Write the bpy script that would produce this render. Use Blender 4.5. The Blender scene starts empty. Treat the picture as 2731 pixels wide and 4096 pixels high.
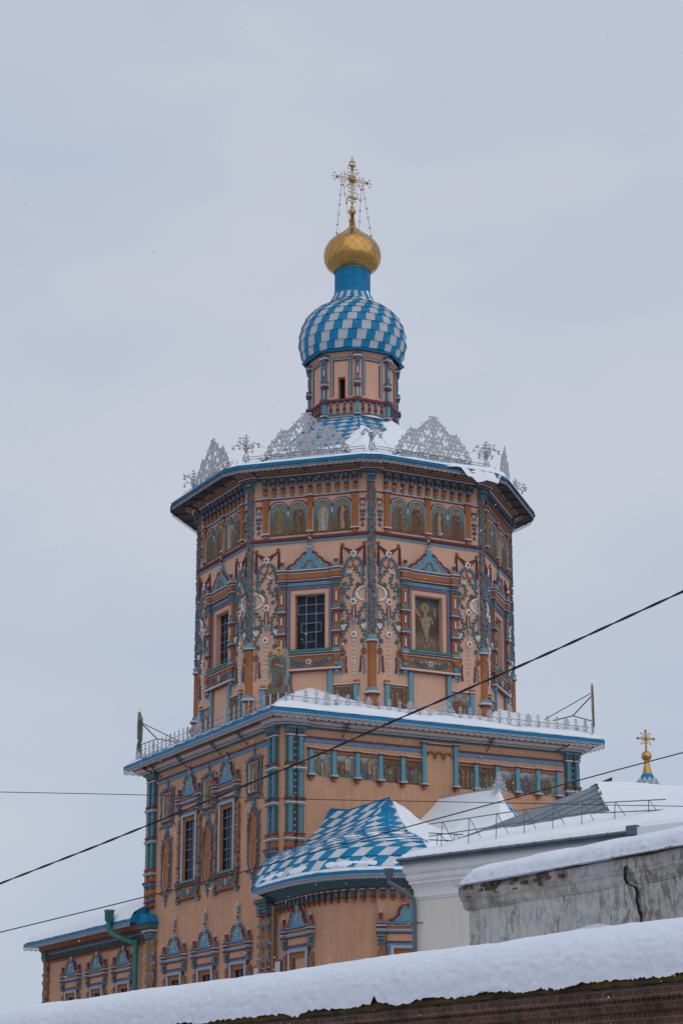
import bpy, math, random
from mathutils import Vector, Matrix, noise
random.seed(7)
sin, cos, tan, pi, rad = math.sin, math.cos, math.tan, math.pi, math.radians
sc = bpy.context.scene
col = sc.collection
GZ = -1.6                       # ground level; the camera stands at the origin, eye 1.6 m above it
CX, CY, PHI = 0.6743, 97.273, 5.082   # tower axis and the turn of its octagon (degrees)

# ------------------------------------------------------------------ materials
def mat(name, c, rough=0.75, var=0.12, scale=3.0, bump=0.15, metal=0.0, streak=0.0, spec=0.35, bscale=40.0, dirt=None, dirtamt=0.0, bdist=.02):
    m = bpy.data.materials.new(name); m.use_nodes = True
    nt = m.node_tree; N = nt.nodes; L = nt.links
    b = N['Principled BSDF']; b.inputs['Roughness'].default_value = rough; b.inputs['Metallic'].default_value = metal
    b.inputs['Specular IOR Level'].default_value = spec
    tc = N.new('ShaderNodeTexCoord')
    nz = N.new('ShaderNodeTexNoise'); nz.inputs['Scale'].default_value = scale; nz.inputs['Detail'].default_value = 6; nz.inputs['Roughness'].default_value = 0.65
    L.new(tc.outputs['Object'], nz.inputs['Vector'])
    r = N.new('ShaderNodeValToRGB')
    r.color_ramp.elements[0].position = 0.3; r.color_ramp.elements[1].position = 0.7
    r.color_ramp.elements[0].color = (*[max(0, x*(1-var)) for x in c], 1)
    r.color_ramp.elements[1].color = (*[min(1, x*(1+var)) for x in c], 1)
    L.new(nz.outputs['Fac'], r.inputs['Fac'])
    out = r.outputs['Color']
    if streak or dirtamt:
        mp = N.new('ShaderNodeMapping'); mp.inputs['Scale'].default_value = (2.2, 2.2, 0.22)
        L.new(tc.outputs['Object'], mp.inputs['Vector'])
        n2 = N.new('ShaderNodeTexNoise'); n2.inputs['Scale'].default_value = 1.6; n2.inputs['Detail'].default_value = 8; n2.inputs['Roughness'].default_value = 0.7
        L.new(mp.outputs['Vector'], n2.inputs['Vector'])
        r2 = N.new('ShaderNodeValToRGB'); r2.color_ramp.elements[0].position = 0.45; r2.color_ramp.elements[1].position = 0.75
        L.new(n2.outputs['Fac'], r2.inputs['Fac'])
        mx = N.new('ShaderNodeMix'); mx.data_type = 'RGBA'
        ml = N.new('ShaderNodeMath'); ml.operation = 'MULTIPLY'; ml.inputs[1].default_value = streak or dirtamt
        L.new(r2.outputs['Color'], ml.inputs[0]); L.new(ml.outputs[0], mx.inputs['Factor'])
        L.new(out, mx.inputs['A']); mx.inputs['B'].default_value = (*(dirt or [x*0.45 for x in c]), 1)
        out = mx.outputs['Result']
    L.new(out, b.inputs['Base Color'])
    if bump:
        n3 = N.new('ShaderNodeTexNoise'); n3.inputs['Scale'].default_value = bscale; n3.inputs['Detail'].default_value = 4
        L.new(tc.outputs['Object'], n3.inputs['Vector'])
        bp = N.new('ShaderNodeBump'); bp.inputs['Strength'].default_value = bump; bp.inputs['Distance'].default_value = bdist
        L.new(n3.outputs['Fac'], bp.inputs['Height']); L.new(bp.outputs['Normal'], b.inputs['Normal'])
    return m

M = {}
M['wall'] = mat('peach_plaster', (.63, .375, .26), .9, .08, .8, .25, streak=.32, dirt=(.40, .22, .15))
M['wall2'] = mat('orange_plaster', (.55, .30, .185), .9, .11, .7, .3, streak=.5, dirt=(.31, .155, .095))
M['ochre'] = mat('ochre_paint', (.335, .128, .045), .8, .13, 2.5, .2, streak=.25)
M['teal'] = mat('teal_paint', (.115, .285, .36), .75, .10, 3, .15, streak=.15)
M['blue'] = mat('blue_paint', (.095, .25, .42), .75, .12, 3, .15)
M['slate'] = mat('slate_green_paint', (.055, .125, .14), .75, .18, 4, .2)
M['pilteal'] = mat('pilaster_teal', (.10, .225, .275), .8, .14, 2, .2, streak=.3)
M['leaf'] = mat('leaf_stucco', (.115, .195, .225), .8, .25, 6, .3)
M['bleaf'] = mat('blue_leaf_stucco', (.085, .28, .42), .8, .22, 6, .3)
M['grape'] = mat('grape_stucco', (.085, .08, .19), .8, .2, 6, .2)
M['maroon'] = mat('maroon_paint', (.165, .045, .055), .8, .15, 3, .15)
M['dusty'] = mat('dusty_red_paint', (.23, .095, .095), .8, .12, 3, .1)
M['white'] = mat('white_trim', (.54, .52, .51), .85, .08, 3, .15, streak=.25, dirt=(.42, .39, .36))
M['roofblue'] = mat('roof_blue', (.004, .175, .36), .6, .14, 2.0, .05, spec=.22)
M['tileblue'] = mat('tile_blue', (.005, .195, .385), .6, .2, 1.3, .06, spec=.22)
M['tilegrey'] = mat('tile_grey', (.44, .46, .50), .6, .1, 1.3, .06, spec=.4)
M['gold'] = mat('gilded_metal', (.52, .30, .095), .22, .15, 2, .12, metal=1.0, bscale=3)
M['golddull'] = mat('gilded_cross', (.40, .235, .075), .42, .2, 9, .1, metal=.9)
M['zinc'] = mat('zinc_sheet', (.40, .415, .45), .6, .12, 2, .05, metal=.1)
M['dark'] = mat('dark_opening', (.012, .011, .012), .9, .1, 3, 0)
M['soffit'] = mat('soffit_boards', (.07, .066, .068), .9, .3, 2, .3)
M['snow'] = mat('snow', (.75, .79, .86), .9, .03, .9, .8, spec=.2, bscale=7, bdist=.035)
M['street'] = mat('trodden_street_snow', (.45, .45, .47), .95, .35, .25, .5, bscale=3, bdist=.05)
M['tilesnow'] = mat('frosted_grey_tile', (.56, .58, .63), .7, .12, 1.3, .2)
M['halobright'] = mat('gilded_halo_paint', (.55, .34, .11), .6, .1, 5, 0)
M['stucco'] = mat('white_stucco_relief', (.72, .69, .66), .85, .08, 3, .2)
M['roll'] = mat('grey_roll_moulding', (.40, .41, .43), .8, .1, 3, .15, streak=.2)
M['palerobe'] = mat('robe_pale', (.27, .215, .17), .85, .45, 7, .1)
M['wing'] = mat('painted_wing', (.27, .25, .22), .8, .25, 7, .1)
M['snowroof'] = mat('roof_snow', (.80, .835, .89), .9, .02, .9, .5, spec=.2, bscale=3)
M['green'] = mat('green_sheet', (.03, .20, .17), .45, .12, 3, .05)
M['greenpipe'] = mat('green_pipe', (.035, .17, .15), .5, .15, 3, .1)
M['bar'] = mat('window_bars', (.13, .18, .24), .6, .1, 3, .05)
M['halo'] = mat('halo_gold_paint', (.36, .23, .08), .7, .15, 5, 0)
M['skin'] = mat('painted_skin', (.36, .22, .14), .85, .2, 9, 0)
M['hair'] = mat('painted_hair', (.10, .06, .04), .85, .2, 9, 0)
ROBES = [mat('robe_brown', (.16, .075, .045), .85, .45, 9, .1), mat('robe_olive', (.15, .14, .09), .85, .45, 9, .1),
         mat('robe_cream', (.34, .27, .20), .85, .4, 9, .1), mat('robe_teal', (.12, .15, .125), .85, .4, 9, .1),
         mat('robe_gold', (.24, .16, .08), .85, .4, 9, .1), mat('robe_red', (.165, .075, .05), .85, .4, 9, .1),
         mat('robe_white', (.40, .36, .33), .85, .35, 9, .1), mat('robe_blue', (.09, .13, .24), .85, .35, 9, .1)]
M['iron'] = mat('weathered_iron', (.075, .07, .07), .7, .2, 5, .1, metal=.4)
M['timber'] = mat('weathered_timber', (.17, .13, .11), .9, .35, 8, .3)
M['cable'] = mat('cable_rubber', (.022, .018, .017), .6, .2, 6, .1)
M['gutter'] = mat('grey_sheet_metal', (.12, .15, .18), .5, .2, 2, .08, metal=.3)
M['seam'] = mat('standing_seam_metal', (.18, .225, .25), .5, .12, 1.2, .08, metal=.25)
M['whitewall'] = mat('cream_render', (.72, .67, .60), .9, .05, .6, .25, streak=.18, dirt=(.45, .41, .37))
M['whitecorn'] = mat('whitewashed_cornice', (.76, .75, .76), .9, .06, 1.2, .25, streak=.2, dirt=(.42, .38, .34))
M['flake'] = mat('snowflake', (.85, .87, .9), .9, 0, 1, 0)

def ramp_mat(name, stops, scale, detail=5, rough=.85, distort=0.0, musg=None, stretch=(1, 1, 1), bump=.1, obj='Object'):
    m = bpy.data.materials.new(name); m.use_nodes = True
    nt = m.node_tree; N = nt.nodes; L = nt.links
    b = N['Principled BSDF']; b.inputs['Roughness'].default_value = rough; b.inputs['Specular IOR Level'].default_value = .3
    tc = N.new('ShaderNodeTexCoord'); mp = N.new('ShaderNodeMapping'); mp.inputs['Scale'].default_value = stretch
    L.new(tc.outputs[obj], mp.inputs['Vector'])
    nz = N.new('ShaderNodeTexNoise'); nz.inputs['Scale'].default_value = scale; nz.inputs['Detail'].default_value = detail
    nz.inputs['Distortion'].default_value = distort; nz.inputs['Roughness'].default_value = .6
    L.new(mp.outputs['Vector'], nz.inputs['Vector'])
    r = N.new('ShaderNodeValToRGB'); cr = r.color_ramp
    while len(cr.elements) < len(stops): cr.elements.new(.5)
    for e, (p, c) in zip(cr.elements, stops): e.position = p; e.color = (*c, 1)
    L.new(nz.outputs['Fac'], r.inputs['Fac']); L.new(r.outputs['Color'], b.inputs['Base Color'])
    if bump:
        bp = N.new('ShaderNodeBump'); bp.inputs['Strength'].default_value = bump; bp.inputs['Distance'].default_value = .03
        L.new(nz.outputs['Fac'], bp.inputs['Height']); L.new(bp.outputs['Normal'], b.inputs['Normal'])
    return m
# painted backgrounds of the icon panels: sky fading to earth, painted on the board itself
def fresco_bg(name, zlo, zhi, cols):
    m = bpy.data.materials.new(name); m.use_nodes = True
    nt = m.node_tree; N = nt.nodes; L = nt.links; b = N['Principled BSDF']; b.inputs['Roughness'].default_value = .7
    tc = N.new('ShaderNodeTexCoord'); sp = N.new('ShaderNodeSeparateXYZ'); L.new(tc.outputs['Object'], sp.inputs[0])
    nz = N.new('ShaderNodeTexNoise'); nz.inputs['Scale'].default_value = 3.0; nz.inputs['Detail'].default_value = 7
    L.new(tc.outputs['Object'], nz.inputs['Vector'])
    mr = N.new('ShaderNodeMapRange'); mr.inputs['From Min'].default_value = zlo; mr.inputs['From Max'].default_value = zhi
    L.new(sp.outputs['Z'], mr.inputs['Value'])
    ad = N.new('ShaderNodeMath'); ad.operation = 'MULTIPLY_ADD'; ad.inputs[1].default_value = .55; ad.inputs[2].default_value = -.27
    L.new(nz.outputs['Fac'], ad.inputs[0])
    a2 = N.new('ShaderNodeMath'); a2.operation = 'ADD'; L.new(ad.outputs[0], a2.inputs[0]); L.new(mr.outputs[0], a2.inputs[1])
    r = N.new('ShaderNodeValToRGB'); cr = r.color_ramp
    while len(cr.elements) < len(cols): cr.elements.new(.5)
    for i, (e, c) in enumerate(zip(cr.elements, cols)): e.position = i/(len(cols)-1); e.color = (*c, 1)
    L.new(a2.outputs[0], r.inputs['Fac']); L.new(r.outputs['Color'], b.inputs['Base Color'])
    return m
M['fresco'] = fresco_bg('saint_panel_painting', 26.2, 27.9, [(.06, .045, .03), (.16, .10, .055), (.12, .105, .075), (.11, .165, .17), (.145, .23, .25), (.12, .20, .22)])
M['scene1'] = ramp_mat('scene_painting_dark', [(.3, (.04, .03, .025)), (.45, (.15, .08, .045)), (.55, (.10, .085, .06)), (.68, (.32, .21, .13)), (.8, (.10, .12, .15))], 5.5, 4, distort=1.2)
M['scene2'] = ramp_mat('scene_painting_sky', [(.28, (.06, .05, .035)), (.42, (.22, .15, .09)), (.52, (.20, .26, .30)), (.65, (.38, .40, .40)), (.78, (.24, .12, .09))], 3.2, 5, distort=.8)
M['iconold'] = ramp_mat('worn_icon_painting', [(.3, (.09, .07, .045)), (.48, (.22, .17, .10)), (.6, (.28, .21, .13)), (.75, (.15, .10, .06))], 5, 5, stretch=(1, 1, .5))
M['resur'] = fresco_bg('rising_figure_painting', 20.8, 23.4, [(.07, .045, .035), (.15, .10, .075), (.20, .145, .11), (.08, .05, .035), (.085, .052, .036), (.09, .07, .05), (.09, .12, .11), (.05, .07, .07)])

def glass_mat():
    m = bpy.data.materials.new('window_glass'); m.use_nodes = True
    N = m.node_tree.nodes; L = m.node_tree.links; b = N['Principled BSDF']
    tc = N.new('ShaderNodeTexCoord'); vo = N.new('ShaderNodeTexNoise'); vo.inputs['Scale'].default_value = 1.3
    L.new(tc.outputs['Object'], vo.inputs['Vector'])
    r = N.new('ShaderNodeValToRGB'); r.color_ramp.elements[0].color = (.006, .007, .011, 1); r.color_ramp.elements[1].color = (.03, .034, .052, 1)
    r.color_ramp.elements[0].position = .35; r.color_ramp.elements[1].position = .7
    L.new(vo.outputs['Fac'], r.inputs['Fac']); L.new(r.outputs['Color'], b.inputs['Base Color'])
    b.inputs['Roughness'].default_value = .3; b.inputs['Specular IOR Level'].default_value = .22
    bp = N.new('ShaderNodeBump'); bp.inputs['Strength'].default_value = .25; bp.inputs['Distance'].default_value = .03
    L.new(vo.outputs['Fac'], bp.inputs['Height']); L.new(bp.outputs['Normal'], b.inputs['Normal'])
    return m
M['glass'] = glass_mat()

# ------------------------------------------------------------------ mesh builder
# local frame of a facade: x along the wall, o outwards from it, z up  ->  mesh (x, -o, z)
class MB:
    def __init__(s): s.v = []; s.f = []; s.m = []; s.s = []; s.mats = []; s.T = None
    def mi(s, m):
        m = M[m] if isinstance(m, str) else m
        if m not in s.mats: s.mats.append(m)
        return s.mats.index(m)
    def add(s, x, o, z):
        if s.T: x, o, z = s.T(x, o, z)
        s.v.append((x, -o, z)); return len(s.v)-1
    def face(s, idx, m, sm=False): s.f.append(tuple(idx)); s.m.append(s.mi(m)); s.s.append(sm)
    def poly(s, pts, m, sm=False): s.face([s.add(*p) for p in pts], m, sm)
    def box(s, x0, x1, o0, o1, z0, z1, m, back=False):
        a = [s.add(x, o, z) for z in (z0, z1) for o in (o0, o1) for x in (x0, x1)]
        F = [(2, 3, 7, 6), (0, 2, 6, 4), (3, 1, 5, 7), (6, 7, 5, 4), (0, 1, 3, 2)]
        if back: F.append((1, 0, 4, 5))
        for q in F: s.face([a[i] for i in q], m)
    def prism(s, pts, o0, o1, m, side=None, back=False):
        n = len(pts); f = [s.add(x, o1, z) for x, z in pts]; b = [s.add(x, o0, z) for x, z in pts]
        s.face(f, m)
        if back: s.face(b[::-1], m)
        for i in range(n):
            j = (i+1) % n; s.face((f[i], b[i], b[j], f[j]), side or m)
    def lathe(s, cx, co, prof, m, n=12, a0=0., a1=2*pi, sm=True, cap=True):
        full = abs(a1-a0-2*pi) < 1e-6; k = n if full else n+1
        rows = []
        for p in prof:
            r, z = p[0], p[1]
            rows.append([s.add(cx+r*sin(a0+(a1-a0)*i/n), co+r*cos(a0+(a1-a0)*i/n), z) for i in range(k)])
        for q in range(len(prof)-1):
            mm = prof[q][2] if len(prof[q]) > 2 else m
            for i in range(n):
                j = (i+1) % k if full else i+1
                s.face((rows[q][i], rows[q][j], rows[q+1][j], rows[q+1][i]), mm, sm)
        if cap and full: s.face(rows[-1], prof[-1][2] if len(prof[-1]) > 2 else m)
    def ball(s, x, o, z, r, m, n=8, k=5, sz=1.0):
        s.lathe(x, o, [(max(.001, r*sin(pi*i/k)), z-r*sz*cos(pi*i/k)) for i in range(k+1)], m, n)
    def tube(s, pts, r, m, n=6, cap=True):
        pts = [Vector(p) for p in pts]; rings = []
        if len(pts) < 2: return
        for i, p in enumerate(pts):
            d = (pts[min(i+1, len(pts)-1)]-pts[max(i-1, 0)])
            if d.length < 1e-9: d = Vector((0, 0, 1))
            d.normalize()
            a = Vector((0, 0, 1)) if abs(d.z) < .9 else Vector((1, 0, 0))
            u = d.cross(a).normalized(); w = d.cross(u)
            rr = r[i] if isinstance(r, (list, tuple)) else r
            rings.append([s.add(*(p+u*rr*cos(2*pi*k/n)+w*rr*sin(2*pi*k/n))) for k in range(n)])
        for i in range(len(rings)-1):
            for k in range(n):
                j = (k+1) % n; s.face((rings[i][k], rings[i][j], rings[i+1][j], rings[i+1][k]), m, True)
        if cap: s.face(rings[0], m); s.face(rings[-1], m)
    def leaf(s, x, z, ang, L, W, m, o=.01, h=.05):
        dx, dz = cos(ang), sin(ang); px, pz = -dz, dx
        a = s.add(x, o, z); b = s.add(x+dx*L*.4+px*W/2, o, z+dz*L*.4+pz*W/2)
        c = s.add(x+dx*L, o, z+dz*L); d = s.add(x+dx*L*.4-px*W/2, o, z+dz*L*.4-pz*W/2)
        e = s.add(x+dx*L*.45, o+h, z+dz*L*.45)
        for q in ((a, b, e), (b, c, e), (c, d, e), (d, a, e)): s.face(q, m)
    def leaf3(s, P, D, Nn, L, W, m, h=.04):
        P = Vector(P); D = Vector(D).normalized(); Nn = Vector(Nn).normalized(); S = D.cross(Nn)
        q = [P, P+D*L*.4+S*W/2, P+D*L, P+D*L*.4-S*W/2, P+D*L*.45+Nn*h]
        a, b, c, d, e = [s.add(*t) for t in q]
        for f in ((a, b, e), (b, c, e), (c, d, e), (d, a, e)): s.face(f, m)
    def flower(s, x, z, r, m, n=6, core='ochre', o=.02, rot=0.):
        for k in range(n): s.leaf(x, z, rot+2*pi*k/n, r, r*.8, m, o, r*.28)
        s.ball(x, o+r*.2, z, r*.3, core, 6, 4)
    def chain(s, path, L, W, m, step=None, fan=.55, o=.02, h=.05, flip=1):
        p = resample(path, step or L*.62)
        for i in range(len(p)-1):
            a = math.atan2(p[i+1][1]-p[i][1], p[i+1][0]-p[i][0])
            s.leaf(p[i][0], p[i][1], a+(fan if i % 2 else -fan)*flip, L, W, m, o, h)
    def ribbon(s, path, r, m, o=.03, n=5):
        s.tube([(x, o, z) for x, z in path], r, m, n)
    def grid(s, P, nu, nv, m, sm=True, closeu=False):
        ids = [[s.add(*P(i/nu, j/nv)) for i in range(nu if closeu else nu+1)] for j in range(nv+1)]
        for j in range(nv):
            for i in range(nu):
                k = (i+1) % nu if closeu else i+1
                s.face((ids[j][i], ids[j+1][i], ids[j+1][k], ids[j][k]), m, sm)
    def bitmap(s, rows, x0, z1, c, o, m, cz=None, T=None):
        cz = cz or c
        for r, row in enumerate(rows):
            i = 0
            while i < len(row):
                if row[i] == '#':
                    j = i
                    while j < len(row) and row[j] == '#': j += 1
                    s.poly([(x0+i*c, o, z1-(r+1)*cz), (x0+j*c, o, z1-(r+1)*cz), (x0+j*c, o, z1-r*cz), (x0+i*c, o, z1-r*cz)], m)
                    i = j
                else: i += 1
    def mesh(s, name, origin=None):
        me = bpy.data.meshes.new(name)
        vs = s.v
        if origin is not None: vs = [(a-origin[0], b-origin[1], c-origin[2]) for a, b, c in vs]
        me.from_pydata(vs, [], s.f)
        for mm in s.mats: me.materials.append(mm)
        me.polygons.foreach_set('material_index', s.m); me.polygons.foreach_set('use_smooth', s.s); me.update()
        return me

def resample(path, step):
    out = [path[0]]; acc = 0
    for (x0, z0), (x1, z1) in zip(path, path[1:]):
        d = math.hypot(x1-x0, z1-z0)
        if d < 1e-9: continue
        t = step-acc
        while t <= d:
            out.append((x0+(x1-x0)*t/d, z0+(z1-z0)*t/d)); t += step
        acc = (acc+d) % step
    return out
def smooth(pts, k=6):
    out = []
    n = len(pts)
    for i in range(n-1):
        p0 = pts[max(i-1, 0)]; p1 = pts[i]; p2 = pts[i+1]; p3 = pts[min(i+2, n-1)]
        for j in range(k):
            t = j/k
            out.append(tuple(.5*((2*b)+(-a+c)*t+(2*a-5*b+4*c-d)*t*t+(-a+3*b-3*c+d)*t**3) for a, b, c, d in zip(p0, p1, p2, p3)))
    out.append(tuple(pts[-1])); return out
def spiral(x, z, r, a0, turns, sgn=1, n=14):
    return [(x+r*(1-.75*i/n)*cos(a0+sgn*turns*2*pi*i/n), z+r*(1-.75*i/n)*sin(a0+sgn*turns*2*pi*i/n)) for i in range(n+1)]

def obj(name, mb, parent=None, loc=(0, 0, 0), rz=0., solid=0.):
    me = mb if isinstance(mb, bpy.types.Mesh) else mb.mesh(name)
    o = bpy.data.objects.new(name, me); col.objects.link(o)
    if parent: o.parent = parent
    o.location = loc; o.rotation_euler = (0, 0, rz)
    if solid:
        md = o.modifiers.new('thickness', 'SOLIDIFY'); md.thickness = solid; md.offset = 0
    return o
def thing(name, label, cat, loc, rz=0., group=None):
    o = bpy.data.objects.new(name, None); col.objects.link(o); o.location = loc; o.rotation_euler = (0, 0, rz)
    o.empty_display_size = .5
    return tag(o, label, cat, group)
def tag(o, label, cat, group=None, kind=None):
    if label: o['label'] = label
    if cat: o['category'] = cat
    if group: o['group'] = group
    if kind: o['kind'] = kind
    return o
def ndir(a):
    a = rad(a); return Vector((sin(a), -cos(a), 0))
def tdir(a):
    a = rad(a); return Vector((cos(a), sin(a), 0))

AO = [PHI-67.5+45*i for i in range(8)]      # facade angles of the octagon; index 0..3 face the camera
AC = [PHI-67.5, PHI+22.5, PHI+112.5, PHI+202.5]   # the four sides of the cube: 0 left, 1 right
def nz(x, y, z=0., s=1.): return noise.noise(Vector((x*s, y*s, z*s)))

def wall_panel(mb, x0, x1, z0, z1, openings, m, reveal=None):
    xs = sorted({x0, x1, *[v for q in openings for v in q[:2]]}); zs = sorted({z0, z1, *[v for q in openings for v in q[2:4]]})
    for xa, xb in zip(xs, xs[1:]):
        for za, zb in zip(zs, zs[1:]):
            cx, cz = (xa+xb)/2, (za+zb)/2
            if any(q[0] < cx < q[1] and q[2] < cz < q[3] for q in openings): continue
            mb.poly([(xa, 0, za), (xb, 0, za), (xb, 0, zb), (xa, 0, zb)], m)
    for a, b, c, d, dep in openings:
        r = reveal or m
        for P in ([(a, 0, c), (b, 0, c), (b, -dep, c), (a, -dep, c)], [(a, 0, d), (a, -dep, d), (b, -dep, d), (b, 0, d)],
                  [(a, 0, c), (a, -dep, c), (a, -dep, d), (a, 0, d)], [(b, 0, c), (b, 0, d), (b, -dep, d), (b, -dep, c)]): mb.poly(P, r)
def frame(mb, hx, z0, z1, w, o0, o1, m, bottom=False, cx=0.):
    mb.box(cx-hx, cx-hx+w, o0, o1, z0, z1, m); mb.box(cx+hx-w, cx+hx, o0, o1, z0, z1, m)
    mb.box(cx-hx+w, cx+hx-w, o0, o1, z1-w, z1, m)
    if bottom: mb.box(cx-hx+w, cx+hx-w, o0, o1, z0, z0+w, m)
def strip(mb, x0, x1, z, h, o, cols):
    """a moulded string course: stacked fillets, each a little prouder than the last"""
    n = len(cols); t = z
    for i, (m, k) in enumerate(cols):
        mb.box(x0, x1, 0, o+.025*(i-n/2), t, t+h*k, m); t += h*k
# ---- polygon rings (octagon / square) with corner break-outs
def ring(n, a0, ap, w=0., bump=0., c=0.):
    """corner points of a regular n-gon; w = half width of the projecting corner block, c = chamfer"""
    out = []
    for i in range(n):
        a = a0+i*360./n; N_ = ndir(a); T_ = tdir(a); h = ap*tan(pi/n)
        hb = (ap+bump)*tan(pi/n)
        row = []
        if w:
            row = [(-(hb-c), ap+bump), (-(h-w), ap+bump), (-(h-w)+.001, ap), ((h-w)-.001, ap), ((h-w), ap+bump), ((hb-c), ap+bump)]
        elif c: row = [(-(h-c), ap), ((h-c), ap)]
        else: row = [(-h, ap)]
        for s_, o_ in row:
            p = T_*s_+N_*o_; out.append((p.x, p.y))
    return out
def ringloft(mb, rings, mats):
    """rings: list of (points, z)"""
    ids = []
    for pts, z in rings: ids.append([mb.add(x, -y, z) for x, y in pts])
    n = len(ids[0])
    for k in range(len(ids)-1):
        for i in range(n):
            j = (i+1) % n; mb.face((ids[k][i], ids[k][j], ids[k+1][j], ids[k+1][i]), mats[k])
LACE = ["##########",
        "#..####..#",
        "##..##..##",
        ".##....##.",
        "..##..##..",
        "#..####..#",
        "##..##..##",
        ".##.##.##.",
        "..##..##..",
        "...#..#..."]
def lace(mb, pts, ztop, h, m='zinc', closed=True, T=None):
    n = len(pts)
    for i in range(n if closed else n-1):
        a = Vector(pts[i]); b = Vector(pts[(i+1) % n]); d = (b-a).length
        if d < .05: continue
        k = max(1, round(d/(h*1.25))); u = (b-a)/k; cz = h/10
        for q in range(k):
            o = a+u*q
            for r, row in enumerate(LACE):
                x = 0
                while x < 10:
                    if row[x] == '#':
                        y = x
                        while y < 10 and row[y] == '#': y += 1
                        p0 = o+u*(x/10); p1 = o+u*(y/10)
                        za, zb = ztop-(r+1)*cz, ztop-r*cz
                        mb.poly([(p0.x, -p0.y, za), (p1.x, -p1.y, za), (p1.x, -p1.y, zb), (p0.x, -p0.y, zb)], m)
                        x = y
                    else: x += 1
def shingles(mb, P, n, rows, shift, skew, mA, mB, lift=.05, check=False, closed=True, vs=None, cen=(0, 0, -50)):
    """overlapping sheet tiles over a surface P(u,v), v running down the slope"""
    vs = vs or [i/rows for i in range(rows+1)]
    for r in range(len(vs)-1):
        for i in range(-1 if not closed else 0, n+2+int(abs(shift)*len(vs)) if not closed else n):
            a = i+shift*r; b = a+1
            if not closed:
                if b <= 0 or a >= n: continue
            us = [a, b, b+skew, a+skew]
            if not closed: us = [min(max(u, 0), n) for u in us]
            p = [Vector(P((us[0]/n) % 1 if closed else us[0]/n, vs[r])), Vector(P((us[1]/n) % 1 if closed else us[1]/n, vs[r])),
                 Vector(P((us[2]/n) % 1 if closed else us[2]/n, vs[r+1])), Vector(P((us[3]/n) % 1 if closed else us[3]/n, vs[r+1]))]
            nn = (p[2]-p[0]).cross(p[1]-p[3])
            if nn.length < 1e-9: continue
            nn.normalize()
            if nn.dot(sum(p, Vector())/4-Vector(cen)) < 0: nn = -nn
            q = [p[0], p[1], p[2]+nn*lift, p[3]+nn*lift]
            mm = (mA if (i+(r if check else 0)) % 2 else mB)
            mb.poly([tuple(x) for x in q], mm)
            mb.poly([tuple(q[3]), tuple(q[2]), tuple(p[2]-nn*.02), tuple(p[3]-nn*.02)], mm)
# ================================================================== THE CATHEDRAL
ch = thing('cathedral', 'ornate peach and blue church tower with gold onion dome and snowy chequered roofs', 'church', (CX, CY, GZ))
UP = Vector((0, 0, -GZ))
def fl(a, dist, s=0.): return ndir(a)*dist+tdir(a)*s+UP

# ---------------- shared ornament meshes
def pediment(mb, cx, z0, hw, H, kind=0, rim='maroon'):
    """teal shaped gable with rolled rim; hw half width, H height"""
    half = [(1.0, 0), (1.0, .05), (.93, .17), (.80, .25), (.66, .28), (.60, .36), (.56, .44), (.44, .50), (.36, .54), (.34, .62), (.26, .70), (.15, .76), (.12, .86), (.11, 1.0)] if kind == 0 else \
           [(1.0, 0), (1.0, .05), (.86, .10), (.72, .19), (.64, .31), (.60, .40), (.62, .50), (.58, .62), (.46, .74), (.30, .79), (.20, .76), (.17, .84), (.15, 1.0)]
    L = [(cx-x*hw, z0+z*H) for x, z in half]; R = [(cx+x*hw, z0+z*H) for x, z in half]
    mb.prism(R+L[::-1], 0, .13, 'teal')
    for side in (L, R):
        mb.tube([(x, .15, z) for x, z in side[1:-2]], .045*hw/1.0+.01, rim, 5)
        mb.tube([(x+(cx-x)*.10, .165, z-.05*H) for x, z in side[2:-3]], .018, 'white', 4)
    dots = [(.88, .07), (.60, .24), (.36, .46), (.19, .72)] if kind == 0 else [(.66, .30), (.22, .72)]
    for s_ in (-1, 1):
        for x, z in dots: mb.lathe(cx+s_*x*hw, .10, [(.001, z0+z*H-.06), (.07, z0+z*H-.04), (.07, z0+z*H+.04), (.001, z0+z*H+.06)], 'ochre', 8)
    if kind == 0:
        P = [(-.34, .14), (-.26, .10), (-.18, .16), (-.13, .32), (-.06, .40), (.06, .40), (.13, .32), (.18, .16), (.26, .10), (.34, .14)]
        mb.ribbon(smooth([(cx+x*hw, z0+z*H) for x, z in P], 3), .035, 'ochre', .15)
    else:
        c0 = z0+.40*H
        mb.tube([(cx+.085*cos(k*pi/6), .15, c0+.10*sin(k*pi/6)) for k in range(13)], .03, 'white', 5)
def finial(mb, x, z, s=1., o=.15, tall=False):
    mb.lathe(x, o, [(.10*s, z, 'teal'), (.11*s, z+.08*s, 'teal'), (.045*s, z+.22*s, 'maroon'), (.10*s, z+.29*s, 'maroon'), (.085*s, z+.38*s, 'white'), (.03*s, z+.41*s, 'white'), (.045*s, z+.50*s, 'white'), (.04*s, z+.52*s)], 'teal', 8)
    if tall:
        mb.lathe(x, o, [(.06, z+.45, 'ochre'), (.07, z+.75, 'teal'), (.045, z+.8, 'teal'), (.07, z+.98, 'white'), (.02, z+1.0, 'white'), (.035, z+1.1)], 'teal', 8)
def capital(mb, x, z0, z1, w, o=.12, m='leaf'):
    h = z1-z0
    mb.box(x-w*.40, x+w*.40, 0, o*.9, z0, z1-.12*h, m)
    for r_, (zz, k, rr) in enumerate(((z0+.28*h, 3, .2), (z0+.62*h, 4, .22))):
        for i in range(k): mb.ball(x+(i-(k-1)/2)*w*1.0/k, o+.03+.02*r_, zz, w*rr*.8, m, 6, 4)
    mb.box(x-w*.58, x+w*.58, 0, o+.09, z1-.12*h, z1, m)

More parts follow.
